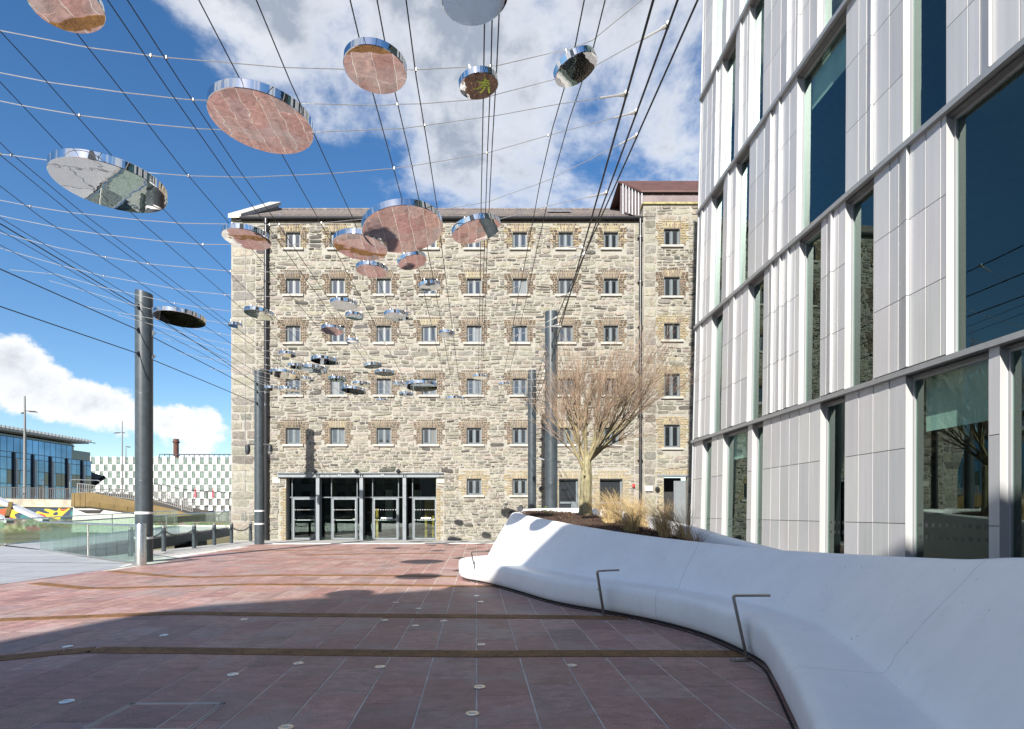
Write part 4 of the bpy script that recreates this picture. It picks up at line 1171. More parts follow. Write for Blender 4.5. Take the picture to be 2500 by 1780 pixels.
def grasses():
    spots = [(.50, .60, .80, 170, 'tallest golden grass clump, first to the right of the tree trunk'), (.53, .38, .66, 160, 'golden grass clump in front of the tallest one, nearer the bench'),
             (.56, .74, .78, 160, 'golden grass clump at the back, right of the tallest one'), (.59, .50, .70, 160, 'middle golden grass clump of the planter'),
             (.62, .30, .58, 140, 'short golden brown grass clump close to the front rim'), (.655, .62, .68, 150, 'brownish grass clump right of the golden ones'),
             (.70, .42, .56, 140, 'brown drooping grass clump nearest the front rim on the right'), (.69, .80, .75, 110, 'thin wispy grass clump against the rear rim'), (.78, .5, .34, 70, 'small sparse brown grass clump at the narrow end of the planter')]
    for t, s, H, n, lb in spots:
        p = SOIL(t, s); root = empty('ornamental_grass', p, lb, 'grass clump', 'ornamental grasses in the planter')
        m = MB(); gold = [(.46, .33, .15), (.38, .265, .11), (.54, .42, .24), (.26, .17, .075)] if t < .64 else [(.40, .27, .13), (.30, .19, .09), (.52, .38, .18)]
        for _ in range(int(n*1.35)):
            a = rnd.uniform(0, 6.28); r0 = rnd.uniform(0, .12); b = Vector((math.cos(a)*r0, math.sin(a)*r0, 0))
            h = H*rnd.uniform(.4, 1.15); ln = Vector((math.cos(a)*rnd.uniform(.05, .42)-.40*H*rnd.uniform(.1, 1.3), math.sin(a)*rnd.uniform(.05, .3), 0))
            w = rnd.uniform(.002, .0042); sd = Vector((-math.sin(a), math.cos(a), 0)); vs = []
            sd = (sd*.5+Vector((1, 0, 0))).normalized()
            K = 4
            for i in range(K+1):
                q = i/K; c = b+ln*(q**1.8)+Vector((0, 0, h*(q-.18*q*q*q))); ww = w*(1-q*.75)
                vs += [c-sd*ww, c+sd*ww]
            m.add(vs, [(2*i, 2*i+1, 2*i+3, 2*i+2) for i in range(K)], jit(rnd.choice(gold), .2))
        m.build('blade', M['straw'], root, kind='stuff')
    for t, s, az, lb in ((.30, .33, 2.6, 'bright green fern frond left of the tree trunk'), (.36, .22, 1.1, 'green fern frond nearest the front rim of the planter')):
        p = SOIL(t, s); root = empty('fern', p, lb, 'fern')
        for f in range(4):
            a = az+f*.75-1.1; m = MB(); d = Vector((math.cos(a), math.sin(a), 0)); sd = Vector((-d.y, d.x, 0)); L = rnd.uniform(.28, .4)
            for i in range(12):
                q = (i+1)/13; c = d*L*q+Vector((0, 0, .34*q*(1.25-q))); wl = .075*(1-q)**.6
                for sg in (-1, 1):
                    tip = c+sd*sg*wl+d*.02; m.add([c, c+d*.012+Vector((0, 0, .004)), tip, c-d*.010], [(0, 1, 2, 3)], jit((.20, .24, .03), .25))
            m.build('frond', M['fern'], root)
    m = MB()
    for _ in range(900):                                  # low ground cover sprigs
        t, s = rnd.uniform(.25, .98), rnd.uniform(.08, .92); p = SOIL(t, s); a = rnd.uniform(0, 6.28)
        h = rnd.uniform(.03, .10); d = Vector((math.cos(a)*h*.8, math.sin(a)*h*.8, h)); sd = Vector((-math.sin(a), math.cos(a), 0))*rnd.uniform(.004, .009)
        m.add([p-sd, p+sd, p+d], [(0, 1, 2)], jit(rnd.choice([(.09, .06, .03), (.12, .11, .03), (.15, .10, .04), (.05, .035, .02)]), .3))
    m.build('ground_cover', M['mulch'], kind='stuff')
    # planter spot lights
    def spot(p, lb, tilt):
        e = empty('garden_spotlight', p, lb, 'spotlight')
        b = MB(); b.lathe([(.055, 0), (.055, .02)], 12); b.box(-.012, .012, -.012, .012, .02, .09); b.build('stand', M['lamp_black'], e)
        b = MB(); b.tube([(-.01, -.10, .12), (.01, .09, .16)], [.07, .055], 14); h = b.build('head', M['lamp_black'], e, smooth=40.0)
        b = MB(); b.tube([(-.0101, -.101, .1198), (-.0105, -.105, .119)], .06, 14); b.build('lens', M['rear_glass'], h)
    spot(SOIL(.12, .45), 'black spotlight in the mulch at the left end of the planter', 0)
    p = SOIL(.62, .06); e = empty('uplight', p, 'black round uplight beside the front rim of the planter', 'uplight')
    b = MB(); b.lathe([(.07, -.05), (.07, .085), (.06, .09), (.055, .08)], 16); b.build('housing', M['lamp_black'], e, smooth=40.0)
    b = MB(); b.lathe([(.05, .07), (.05, .082)], 14); b.build('lens', M['lens_grey'], e)
grasses()

# ------------------------------------------------------------------ poles
POLES = {}
def poles():
    def pole(name, x, y, r, h, lb, bands, cut=0.0):
        e = empty('cable_mast', (x, y, 0), lb, 'mast', 'dark steel masts carrying the cable net')
        b = MB(); n = 28; rows = []
        vs = []
        for z in (0, .3, h*.35, h*.7, h):
            for k in range(n):
                a = 2*math.pi*k/n; vs.append((r*math.cos(a), r*math.sin(a), z-(cut*math.cos(a) if z == h else 0)))
        fs = [(i*n+k, i*n+(k+1) % n, (i+1)*n+(k+1) % n, (i+1)*n+k) for i in range(4) for k in range(n)]+[tuple(4*n+k for k in range(n))]
        b.add(vs, fs); b.build('shaft', M['pole_paint'], e, smooth=40.0)
        for z in bands:
            q = MB(); q.lathe([(r+.001, z-.035), (r+.004, z-.034), (r+.004, z+.034), (r+.001, z+.035)], 28); q.build('white_band', M['white_paint'], e, smooth=40.0)
        for z in (h*.30, h*.62):
            q = MB(); q.lathe([(r, z-.012), (r+.004, z), (r, z+.012)], 28); q.build('weld', M['pole_paint'], e, smooth=60.0)
        POLES[name] = e
        return e
    p1 = pole('a', -11.1, 17.3, .237, 8.12, 'dark mast behind the steel post on the left, nearest of the left pair', [1.47-.0, .72], .05)
    p2 = pole('b', -11.74, 26.65, .215, 8.06, 'slim dark mast with two cameras in front of the stone warehouse corner', [1.55, .95])
    p3 = pole('c', 1.32, 19.3, .212, 8.22, 'taller looking dark mast just left of the bare tree', [])
    p4 = pole('d', .96, 27.5, .20, 8.28, 'farther dark mast left of the tree mast, by the stone wall', [])
    for e, zs in ((p1, (7.6, 6.9, 6.2)), (p2, (7.4, 7.05, 6.5)), (p3, (7.6, 7.06, 6.6)), (p4, (7.1, 6.7, 6.2))):
        side = -1 if e in (p3, p4) else 1
        rr = {p1: .237, p2: .215, p3: .212, p4: .20}[e]
        for z in zs:
            for d in ((0, -1), (0, 1), (side, 0)):
                m = MB(); dx, dy = d; t = .012
                a = Vector((dx, dy, 0)); s = Vector((-dy, dx, 0))
                b0, b1 = a*(rr-.02), a*(rr+.13)
                vs = [b0+s*t+Vector((0, 0, .11)), b0+s*t-Vector((0, 0, .11)), b1+s*t, b0-s*t+Vector((0, 0, .11)), b0-s*t-Vector((0, 0, .11)), b1-s*t]
                m.add([v+Vector((0, 0, z)) for v in vs], [(0, 1, 2), (3, 5, 4), (0, 2, 5, 3), (1, 4, 5, 2), (0, 3, 4, 1)]); m.build('cable_lug', M['pole_paint'], e)
    # cameras on the second mast
    for s, lb in ((-1, 'dome security camera on the left side of the slim mast'), (1, 'dome security camera on the right side of the slim mast')):
        e = empty('security_camera', (-11.74+s*.52, 26.6, wz(1025)+.05), lb, 'security camera', 'dome cameras on the slim mast')
        b = MB(); b.lathe([(.03, .32), (.10, .28), (.115, .10), (.115, .0)], 14); b.build('housing', M['lamp_black'], e, smooth=40.0)
        b = MB(); b.lathe([(.105, .0), (.10, -.06), (.07, -.12), (.02, -.145)], 14); b.build('dome', M['dark_glass'], e, smooth=True)
        b = MB(); b.box(-s*.31 if s > 0 else .0, 0 if s > 0 else .31, -.025, .025, .31, .36); b.build('arm', M['lamp_black'], e)
    e = empty('floodlight', (1.28, 27.3, 1.5+(1250-1120)/F*27.3), 'small grey floodlight on an arm of the far slim mast', 'floodlight')
    b = MB(); b.beam((-.28, .05, 0), (.0, 0, .02), .03, .03); b.build('arm', M['pole_paint'], e)
    b = MB(); b.beam((.0, 0, .04), (.26, -.06, -.06), .16, .05); b.build('head', M['steel_grey'], e)
poles()

# ------------------------------------------------------------------ cable net and mirror discs
def znet(x, y):
    t = min(1, max(0, (y-5.8)/2.4)); xc = -2.2-2.5*t
    return 5.97+.0272*(x-xc)**2+.03*max(0, 6.2-y)**1.5
def cable_net():
    root = empty('cable_net', (-4.6, 12, 6), 'net of thin dark and steel cables strung over the plaza between the masts', 'cable net')
    o = Vector(root.location)
    def cable(pts, r, m, name='cable', n=4):
        b = MB(); b.tube([Vector(p)-o for p in pts], r, n, cap=False); return b.build(name, M[m], root)
    rotw = lambda x, y: (x+DX*(y-8), y)
    ys = [-6+i*1.5 for i in range(23)]
    # lengthwise wires
    X0 = [-9.9, -9.0, -8.2, -7.35, -6.75, -6.6, -5.75, -5.1, -4.35, -3.75, -3.6, -2.95, -2.45, -1.62, -1.38, -1.12, -.42, -.35, -.29, .50, .72]
    for x0 in X0:
        j = rnd.uniform(-.06, .06)
        cable([(x0+DX*(y-8)+rnd.uniform(-.006, .006), y, znet(x0+DX*(y-8), y)+j) for y in ys if y < 26.6], .0065, 'cable_dark')
    # edge cables
    EL = [(-11.1, 7.6), (-11.1, 6.9), (-11.1, 6.2)]
    p1, p2, p3, p4 = (-11.1, 17.3), (-11.74, 26.65), (1.32, 19.3), (.96, 27.5)
    for k, (za, zb, xn) in enumerate(((7.6, 7.4, -10.55), (6.9, 7.05, -11.1), (6.2, 6.5, -11.5))):
        cable([(xn+.5, -6, za+.3), (xn, 6, za-.05), (xn-.2, 12.2, za-.05), (p1[0], p1[1]-.33, za)], .013, 'cable_dark', 'edge_cable', 6)
        cable([(p1[0], p1[1]+.33, za), (-11.4+.12, 22, (za+zb)/2-.05), (p2[0], p2[1]-.3, zb)], .013, 'cable_dark', 'edge_cable', 6)
    RE = []
    for k, (za, zb, xn, yn) in enumerate(((6.6, 6.2, 1.40, 5.7), (7.06, 6.7, 1.79, 6.2), (7.6, 7.1, 2.2, 6.83))):
        a = Vector((p3[0], p3[1]-.3, za)); c = Vector((xn, yn, za)); d = (c-a)/(c.y-a.y)
        e = a+d*(-6-a.y); RE.append((a, d)); cable([a, a.lerp(e, .5)-Vector((0, 0, .03)), e], .014, 'cable_dark', 'edge_cable', 6)
        cable([(p3[0], p3[1]+.3, za), (p4[0], p4[1]-.3, zb)], .013, 'cable_dark', 'edge_cable', 6)
    # crosswise wires
    rows = [-4.6, -3.0, -1.4, .2, 1.7, 3.3, 4.9, 6.0, 6.55, 7.0, 7.97, 9.3, 10.0, 11.1, 12.4, 13.5, 14.6, 15.8, 17.0, 18.0, 19.2, 20.2, 21.4, 22.3, 23.4, 24.3, 25.3, 26.2]
    for n, y0 in enumerate(rows):
        k = n % 3; a, d = RE[(1, 0, 1, 2)[n % 4]]
        xe = (a+d*(y0-a.y)) if y0 < 18.8 else Vector((1.2, y0, 6.9-.5*((y0-19)/8)))
        pts = [xe]; xl = -11.2-.0*(y0)
        if y0 > 17.6: xl = -11.1-.64*(y0-17.3)/9.35
        xs = sorted([x0 for x0 in X0 if rnd.random() < .75], reverse=True)
        for x in xs:
            y = y0+(x-.5)*(-DX)*1.0+rnd.uniform(-.015, .015)
            t = (xe.x-x)
            z = znet(x+DX*(y-8), y)+.03
            w = max(0, 1-(xe.x-x)/2.2)
            pts.append(Vector((x+DX*(y-8), y, z*(1-w*.4)+xe.z*w*.4)))
        yl = y0-.72; pts.append(Vector((xl, yl, 7.1-.2*(n % 2))))
        cable(pts, .0052, 'cable_steel')
        # turnbuckle at the right end, crossing clamps along the wire
        b = MB(); dd = (pts[1]-pts[0]).normalized()
        b.tube([pts[0]-o, pts[0]+dd*.06-o, pts[0]+dd*.10-o, pts[0]+dd*.32-o], [.02, .022, .012, .012], 6); b.tube([pts[0]-Vector((0, .04, 0))-o, pts[0]+Vector((0, .04, 0))-o], .028, 6); b.build('turnbuckle', M['cable_steel'], root)
        if 4 < y0 < 20:
            for p in pts[1:-1]:
                if rnd.random() < .4:
                    b = MB(); b.lathe([(.004, -.022), (.011, -.014), (.011, .014), (.004, .022)], 6, p-o); b.build('clamp', M['brushed_steel'], root)
cable_net()

def discs():
    # photo position (half-size pixels), width, tilt x/y in degrees, description
    D = [(150, 18, 180, 2, -10, 'large mirror disc cut by the top left edge of the view'),
         (1059, -6, 152, 0, -9, 'mirror disc cut by the top edge above the middle of the plaza'),
         (836, 158, 142, -2, 2, 'mirror disc high up reflecting red paving, right of the largest one'),
         (583, 276, 238, 0, 3, 'large mirror disc reflecting red paving slabs and a rust strip'),
         (1067, 193, 88, 3, -8, 'small round mirror disc hanging over the middle, near the vertical wires'),
         (1284, 157, 100, 2, -21, 'mirror disc tilted towards the white building, upper right'),
         (245, 418, 268, 0, 2, 'large grey looking mirror disc at the left, reflecting the walkway'),
         (550, 534, 113, 0, 2, 'mirror disc in front of the warehouse roof corner and gutter'),
         (803, 552, 122, -3, 2, 'mirror disc half hidden behind the bigger one before the top windows'),
         (898, 514, 182, -5, -9, 'big mirror disc in front of the warehouse eaves'),
         (1062, 516, 112, 2, -14, 'tilted mirror disc before the eaves, right of the big one'),
         (919, 585, 66, -2, -16, 'pale mirror disc just below the big one at the eaves'),
         (829, 605, 73, 0, 2, 'mirror disc above the second row of windows, third column'),
         (958, 640, 50, 2, -7, 'crumpled looking small mirror disc over the fourth window of the second row'),
         (766, 681, 62, 0, 2, 'mirror disc just below the second window of the second row'),
         (578, 702, 70, -2, 6, 'mirror disc crossing the left black downpipe'),
         (400, 712, 120, -3, 2, 'dark rimmed mirror disc right of the nearest left mast'),
         (524, 727, 34, 0, 2, 'small dark mirror disc at the warehouse corner edge'),
         (883, 706, 56, 0, 0, 'mirror disc above the third row, between third and fourth windows'),
         (790, 707, 42, 0, 2, 'small mirror disc above the third row, right of the second window'),
         (740, 738, 50, -5, 2, 'reddish mirror disc over the second window of the third row'),
         (785, 763, 28, -4, 0, 'tiny brown mirror disc right of the second third-row window'),
         (995, 746, 36, -3, 0, 'small reddish mirror disc right of the fourth third-row window'),
         (641, 792, 40, 0, 2, 'small mirror disc below the first window of the third row'),
         (723, 806, 62, 0, 2, 'flat mirror disc above and left of the second fourth-row window'),
         (661, 819, 42, 0, 2, 'flat mirror disc above the first fourth-row window'),
         (702, 825, 60, 0, 4, 'long thin mirror disc joining the one above the first fourth-row window'),
         (831, 817, 42, 2, -5, 'flat mirror disc left of the third window arch in the fourth row'),
         (857, 833, 45, 0, 0, 'flat mirror disc over the third window arch of the fourth row'),
         (684, 847, 32, 0, 3, 'small mirror disc right of the first fourth-row window'),
         (752, 847, 42, 0, 0, 'dark mirror disc over the top of the second fourth-row window'),
         (805, 858, 40, 0, 3, 'mirror disc between second and third fourth-row windows'),
         (939, 863, 74, -3, 0, 'widest of the low mirror discs, over the fourth fourth-row window'),
         (632, 836, 62, -4, 3, 'low mirror disc just right of the slim camera mast top'),
         (888, 857, 26, 0, 0, 'tiny mirror disc left of the widest low disc'),
         (645, 870, 48, 0, 3, 'low mirror disc over the lower part of the first fourth-row window'),
         (788, 872, 56, -3, 4, 'thin mirror disc below right of the second fourth-row window'),
         (852, 894, 28, 0, 0, 'tiny mirror disc under the third fourth-row window sill'),
         (905, 880, 32, -2, 0, 'tiny flat mirror disc below the widest low disc'),
         (1069, 842, 34, 0, 0, 'small mirror disc over the fifth fourth-row window'),
         (1124, 858, 28, 0, 0, 'tiny mirror disc left of the sixth fourth-row window'),
         (1014, 891, 44, 0, 0, 'flat mirror disc under the fifth fourth-row window sill'),
         (608, 868, 40, 0, 3, 'lowest mirror disc beside the black downpipe behind the camera mast')]
    def hang(x, y, z, dia, tx, ty, lb):
        th = min(.115, .05+dia*.05)
        e = empty('mirror_disc', (x, y, z), lb, 'mirror disc', 'mirror discs hanging in the cable net')
        e.rotation_euler = (R(tx), R(ty), 0)
        r = dia/2; n = 56
        b = MB(); b.lathe([(r-.006, 0), (r, .006), (r, th-.006), (r-.006, th)], n, (0, 0, 0))
        b.build('mirror_body', M['mirror'], e, smooth=30.0)
        q = MB()
        for a in (0, 2.09, 4.19):
            q.tube([(r*.72*math.cos(a), r*.72*math.sin(a), th), (r*.72*math.cos(a), r*.72*math.sin(a), th+.07)], .008, 5)
        q.build('hanger', M['cable_steel'], e)
    # overhead discs whose shadows fall in the picture: shadow position, its height above ground, width in metres
    for g, dia, lb in ((G(849, 1450), .85, 'overhead mirror disc whose shadow lies at the edge of the big shadow'), (G(1018, 1408), 1.05, 'overhead mirror disc whose shadow touches the bent rust strips'),
                       
                       (G(1118, 1437), .55, 'overhead mirror disc with a shadow just before the bench end'), (P(1261, 1271, 12.6), .62, 'overhead mirror disc shading the left top of the white bench back'),
                       (P(1322, 1288, 11.9), .60, 'overhead mirror disc shading the bench back right of the first shadow')):
        zt = 6.2
        p = g-sdir*((zt-g.z)/-sdir.z); hang(p.x, p.y, zt, dia, 0, 0, lb)
    for dx, dy, w, tx, ty, lb in D:
        u, v = dx*1.096, dy*1.096; y = 10.0; z = 6.2
        for _ in range(30):
            y = F*(z-.16-HC)/(VC-v); y = min(y, 26.3); z = znet((u-UC)/F*y, y)
        x = (u-UC)/F*y; dia = w*1.096/F*y/math.hypot(1, (u-UC)/F)
        hang(x, y, HC+(VC-v)/F*y, dia, tx, ty, lb)
discs()

# ------------------------------------------------------------------ balustrades, bollards, footbridge
def balustrade(name, p, q, h, n, lb, cat, posts=(), rail_r=.026, grp=None):
    p, q = Vector(p), Vector(q); e = empty(name, p, lb, cat, grp); o = p.copy()
    b = MB(); b.tube([p-o+Vector((0, 0, h)), q-o+Vector((0, 0, h))], rail_r, 10); b.build('handrail', M['stainless'], e, smooth=40.0)
    d = (q-p); s = Vector((-d.y, d.x, 0)).normalized()*.008
    for i in range(n):
        a, c = d*((i+.02)/n), d*((i+.98)/n)
        m = MB(); vs = []
        for k in (-1, 1):
            vs += [a+s*k+Vector((0, 0, .05)), c+s*k+Vector((0, 0, .05)), c+s*k+Vector((0, 0, h-.02)), a+s*k+Vector((0, 0, h-.02))]
        m.add(vs, [(0, 1, 2, 3), (7, 6, 5, 4), (0, 4, 5, 1), (1, 5, 6, 2), (2, 6, 7, 3), (3, 7, 4, 0)]); m.build('glass_panel', M['balustrade_glass'], e)
    m = MB(); m.beam(Vector((0, 0, .03)), d+Vector((0, 0, .03)), .05, .06); m.build('base_channel', M['stainless'], e)
    for t in posts:
        m = MB(); c = d*t; m.tube([c+Vector((0, 0, -.02)), c+Vector((0, 0, h))], .032, 10); m.build('post', M['stainless'], e, smooth=40.0)
    return e
def quayside():
    A, B_ = (-10.45, 16.15, 0), (-18.6, 22.6, 0)
    balustrade('glass_balustrade', A, B_, 1.11, 11, 'near glass balustrade with pale handrail running from the steel post', 'balustrade', (.44,), .034)
    e = empty('steel_post', (-10.45, 16.15, 0), 'fat brushed stainless steel post at the end of the glass balustrade', 'post')
    b = MB(); b.lathe([(.135, 0), (.135, 1.15), (.128, 1.165)], 28); b.build('shaft', M['stainless'], e, smooth=40.0)
    b = MB(); b.lathe([(.122, 1.166), (.11, 1.174)], 28); b.build('cap', M['stainless'], e)
    # bollards with chains
    bl = [(-12.9, 19.4), (-13.3, 21.9), (-13.25, 23.9), (-13.5, 26.0), (-13.55, 27.7), (-13.5, 29.6)]
    lbs = ['black bollard seen through the glass balustrade', 'black chain bollard just right of the nearest left mast', 'second black chain bollard right of the nearest mast', 'third black chain bollard, before the water',
           'black chain bollard nearest the warehouse corner', 'last black bollard against the warehouse wall']
    first = None
    for (x, y), lb in zip(bl, lbs):
        if first is None:
            first = empty('bollard', (x, y, 0), lb, 'bollard', 'black chain bollards on the quay')
            b = MB(); b.lathe([(.078, 0), (.078, .90)], 18); b.build('shaft', M['pole_paint'], first, smooth=40.0)
            b = MB(); b.lathe([(.079, .901), (.079, .985), (.065, .995)], 18); b.build('cap', M['stainless'], first, smooth=40.0)
        else: dup(first, (x, y, 0), lb)
    for i in range(len(bl)-1):
        a, c = Vector(bl[i]+(.80,)), Vector(bl[i+1]+(.80,)); m = MB(); n = 26
        for k in range(n):
            t0, t1 = k/n, (k+1.25)/n
            f = lambda t: a.lerp(c, t)-Vector((0, 0, .24*4*t*(1-t)))
            p, q = f(t0), f(min(1, t1)); d = (q-p); L = d.length; d.normalize(); s = d.cross(Vector((0, 0, 1))).normalized()
            if k % 2: s = s.cross(d).normalized()
            ring = []
            for j in range(8):
                an = 2*math.pi*j/8; ring.append((p+q)/2+d*math.cos(an)*L*.52+s*math.sin(an)*.028-a)
            m.tube(ring+[ring[0]], .012, 4, cap=False)
        m.build('chain', M['pole_paint'], loc=a, label=f'iron chain hanging between {["the glassed-off bollard and the first clear one", "the first two clear bollards", "the middle two bollards", "the bollards nearest the warehouse corner", "the last bollard pair by the warehouse wall"][i]}', cat='chain', group='chains between bollards')
    # footbridge
    n0, n1, f0, f1 = Vector((-17.9, 22.4, -.02)), Vector((-20.0, 40.5, .42)), Vector((-22.3, 25.2, .05)), Vector((-24.2, 41.5, .48))
    e = empty('footbridge', (-20, 32, 0), 'dark beamed footbridge with grey deck rising over the canal', 'footbridge'); o = Vector(e.location)
    m = MB(); m.add([n0-o, n1-o, f1-o, f0-o, n0-o-Vector((0, 0, .1)), n1-o-Vector((0, 0, .1)), f1-o-Vector((0, 0, .1)), f0-o-Vector((0, 0, .1))], [(0, 3, 2, 1), (0, 1, 5, 4), (2, 3, 7, 6)]); m.build('deck', M['grating'], e)
    for a, c in ((n0, n1), (f0, f1)):
        m = MB(); m.beam(a-o-Vector((0, 0, .36)), c-o-Vector((0, 0, .36)), .25, .5); m.build('beam', M['beam_black'], e)
    m = MB(); p = n0.lerp(n1, .66)-o; m.box(p.x-.7, p.x+.7, p.y-.4, p.y+.6, -1.5, p.z-.5); m.build('pier', M['beam_black'], e)
    balustrade('bridge_balustrade', n0, n1, 1.12, 14, 'near glass side rail of the footbridge', 'balustrade', (.5, .97), .03, 'footbridge side rails')
    balustrade('bridge_balustrade', f0, f1, 1.12, 14, 'far glass side rail of the footbridge', 'balustrade', (.5, .97), .03, 'footbridge side rails')
    balustrade('walkway_balustrade', (-22.3, 25.2, .05), (-34, 32, .05), 1.12, 10, 'glass side rail of the walkway at the left edge', 'balustrade', (.5,), .03)
    # pale struts of an opening bridge
    for (a, c, w, lb) in (((P(-30, 1208, 44)), (P(112, 1272, 42)), .26, 'long pale steel strut slanting down in front of the mural'), (P(-30, 1250, 44), P(25, 1274, 43), .24, 'short pale steel strut at the left edge under the mural')):
        m = MB(); mid = (a+c)/2; m.beam(a-mid, c-mid, .5, w); m.build('bridge_strut', M['steel_pale'], loc=mid, label=lb, cat='strut', group='pale bridge struts')
    a, c = P(17, 1262, 42), P(27, 1228, 43); m = MB(); mid = (a+c)/2; m.beam(a-mid, c-mid, .25, .25); m.build('bridge_prop', M['bronze_cladding'], loc=mid, label='short brown prop between the pale struts', cat='strut')
quayside()

# ------------------------------------------------------------------ far bank: road bridge, ramp, buildings, lamps
def railing(name, pts, h, lb, step, m_, barw, grp=None, toprail=.09):
    e = empty(name, pts[0], lb, 'railing', grp); o = Vector(pts[0]); bars = MB(); rail = MB(); post = []
    for a, c in zip(pts[:-1], pts[1:]):
        a, c = Vector(a)-o, Vector(c)-o; L = (c-a).length; n = int(L/step)
        rail.beam(a+Vector((0, 0, h)), c+Vector((0, 0, h)), toprail, toprail*.8); rail.beam(a+Vector((0, 0, .1)), c+Vector((0, 0, .1)), .05, .05)
        for i in range(n+1):
            p = a.lerp(c, i/n)
            if i % 14 == 0: q = MB(); q.box(p.x-.05, p.x+.05, p.y-.05, p.y+.05, p.z-.1, p.z+h); q.build('post', M[m_], e)
            else: bars.box(p.x-barw/2, p.x+barw/2, p.y-.015, p.y+.015, p.z+.1, p.z+h)
    rail.build('rail', M[m_], e); bars.build('baluster', M['rail_grey'], e, kind='stuff')
def farbank():
    # quay wall on the far side with stones
    e = empty('quay_wall', (-30, 62, 0), 'low weathered stone quay wall across the canal', 'quay wall'); e_o = Vector(e.location)
    m = MB(); m.box(-60, 45, 0, 1.2, -2.3, .22); m.build('wall_core', M['quay_stone'], e)
    xx = -62.0
    k = 0
    for r in range(4):
        x = -40.0
        while x < 18:
            w = rnd.uniform(.8, 1.9)
            q = MB(); q.bbox(x+.02, x+w-.02, -.10-rnd.uniform(0, .06), .02, -1.1+r*.36+.015, -1.1+(r+1)*.36-.015, .03)
            if r >= 1: q.build('quay_block', M['quay_stone'], e)
            x += w
    # road bridge deck, descending to the right
    bp = [P(-60, 1216, 58), P(180, 1222, 61)]
    L0, L1, L2 = Vector((-62, 58.5, 3.02)), Vector((-42.5, 63.5, 2.75)), Vector((-30, 74, 1.85))
    e = empty('road_bridge', (-50, 61, 0), 'concrete road bridge with a weathered edge beam and mural below', 'bridge'); o = Vector(e.location)
    m = MB(); m.beam(L0-o-Vector((0, 0, .42)), L1-o-Vector((0, 0, .42)), .7, .85); m.build('edge_beam', M['bridge_concrete'], e)
    m = MB(); m.add([L0-o, L1-o, L1-o+Vector((2, 14, 0)), L0-o+Vector((0, 16, 0))], [(0, 1, 2, 3)]); m.build('deck', M['bridge_concrete'], e)
    m = MB(); m.beam(L0-o+Vector((-8, -2.0, -1.55)), L1-o+Vector((0, .05, -1.35)), .5, 1.4); m.build('mural_wall', M['mural'], e)
    m = MB(); m.beam(L0-o+Vector((-8, -2.1, -3.35)), L1-o+Vector((0, -.1, -3.15)), .7, 2.2); m.build('footing', M['quay_stone'], e)
    railing('bridge_railing', [L0, L1], 1.2, 'dark vertical bar railing along the road bridge at left', .17, 'rail_dark', .035, 'road railings across the canal', .10)
    railing('bridge_railing', [P(330, 1212, 70), P(448, 1236, 72), P(600, 1244, 78)], 2.1*1.0, 'dark vertical bar railing along the road, left of the warehouse', .2, 'rail_dark', .04, 'road railings across the canal', .12)
    # road embankment behind the railing
    m = MB(); m.prism([(-60, 76), (-8, 80), (-8, 110), (-60, 110)], .2, 1.7); m.build('road', M['grey_paving'], kind='structure')
    # bronze ramp with stair
    e = empty('bronze_ramp', (-38, 52, 0), 'bronze clad access ramp with sloping underside', 'ramp'); o = Vector(e.location)
    Y = 52.0
    prof = [(175, 1204), (220, 1202), (330, 1224), (420, 1243), (470, 1258), (420, 1262), (330, 1252), (216, 1237), (173, 1237)]
    m = MB(); vs = [P(u, v, Y)-o for u, v in prof]+[P(u, v, Y)+Vector((0, 5, 0))-o for u, v in prof]; n = len(prof)
    m.add(vs, [tuple(range(n-1, -1, -1)), tuple(range(n, 2*n))]+[(i, (i+1) % n, n+(i+1) % n, n+i) for i in range(n)])
    m.build('cladding', M['bronze_cladding'], e)
    lowp = [(216, 1222), (330, 1238), (420, 1252), (420, 1262), (330, 1252), (216, 1237)]
    for (ua, ub) in ((217, 243), (244, 278), (279, 311), (312, 345), (346, 380)):
        f = lambda u, c0, c1: c0+(c1-c0)*(u-216)/(420-216)
        q = MB(); vs = []
        for u in (ua, ub): vs += [P(u, f(u, 1223, 1254), Y-.06)-o, P(u, f(u, 1236.5, 1261.5), Y-.03)-o]
        vs2 = [v+Vector((0, .05, 0)) for v in vs]
        q.add(vs+vs2, [(0, 2, 3, 1), (0, 4, 6, 2), (1, 3, 7, 5), (0, 1, 5, 4), (2, 6, 7, 3)]); q.build('panel', M['bronze_cladding'], e)
    for a in (181, 195, 208): 
        q = MB(); q.box(*(lambda p: (p.x-.03, p.x+.03))(P(a, 1220, Y)-o), -.03, 0, (P(a, 1236.5, Y)-o).z, (P(a, 1204.5, Y)-o).z); q.build('seam', M['bronze_cladding'], e)
    m = MB(); vs = []
    for y in (Y+.3, Y+4): vs += [P(173, 1237, Y)-o+Vector((0, y-Y, 0)), P(216, 1236, Y)-o+Vector((0, y-Y, 0)), P(330, 1252, Y)-o+Vector((0, y-Y, 0)), P(330, 1300, Y)-o+Vector((0, y-Y, 0)), P(168, 1300, Y)-o+Vector((0, y-Y, 0))]
    m.add(vs, [(4, 3, 2, 1, 0), (0, 5, 9, 4), (0, 1, 6, 5), (1, 2, 7, 6)]); m.build('abutment', M['abutment_white'], e)
    q = MB(); a, b_, c, d = P(182, 1245, Y)-o, P(247, 1245, Y)-o, P(238, 1253.5, Y)-o, P(205, 1253.5, Y)-o
    zz = Vector((0, .26, 0)); q.add([a+zz, b_+zz, c+zz, d+zz], [(0, 3, 2, 1)]); q.build('recess', M['interior_dark'], e)
    railing('ramp_railing', [P(190, 1204, Y+.3), P(330, 1222, Y+.3), P(372, 1222, Y+.3), P(470, 1252, Y+.3)], 1.15*.78, 'pale metal railing on top of the bronze ramp', .2, 'rail_grey', .05, 'ramp railings', .07)
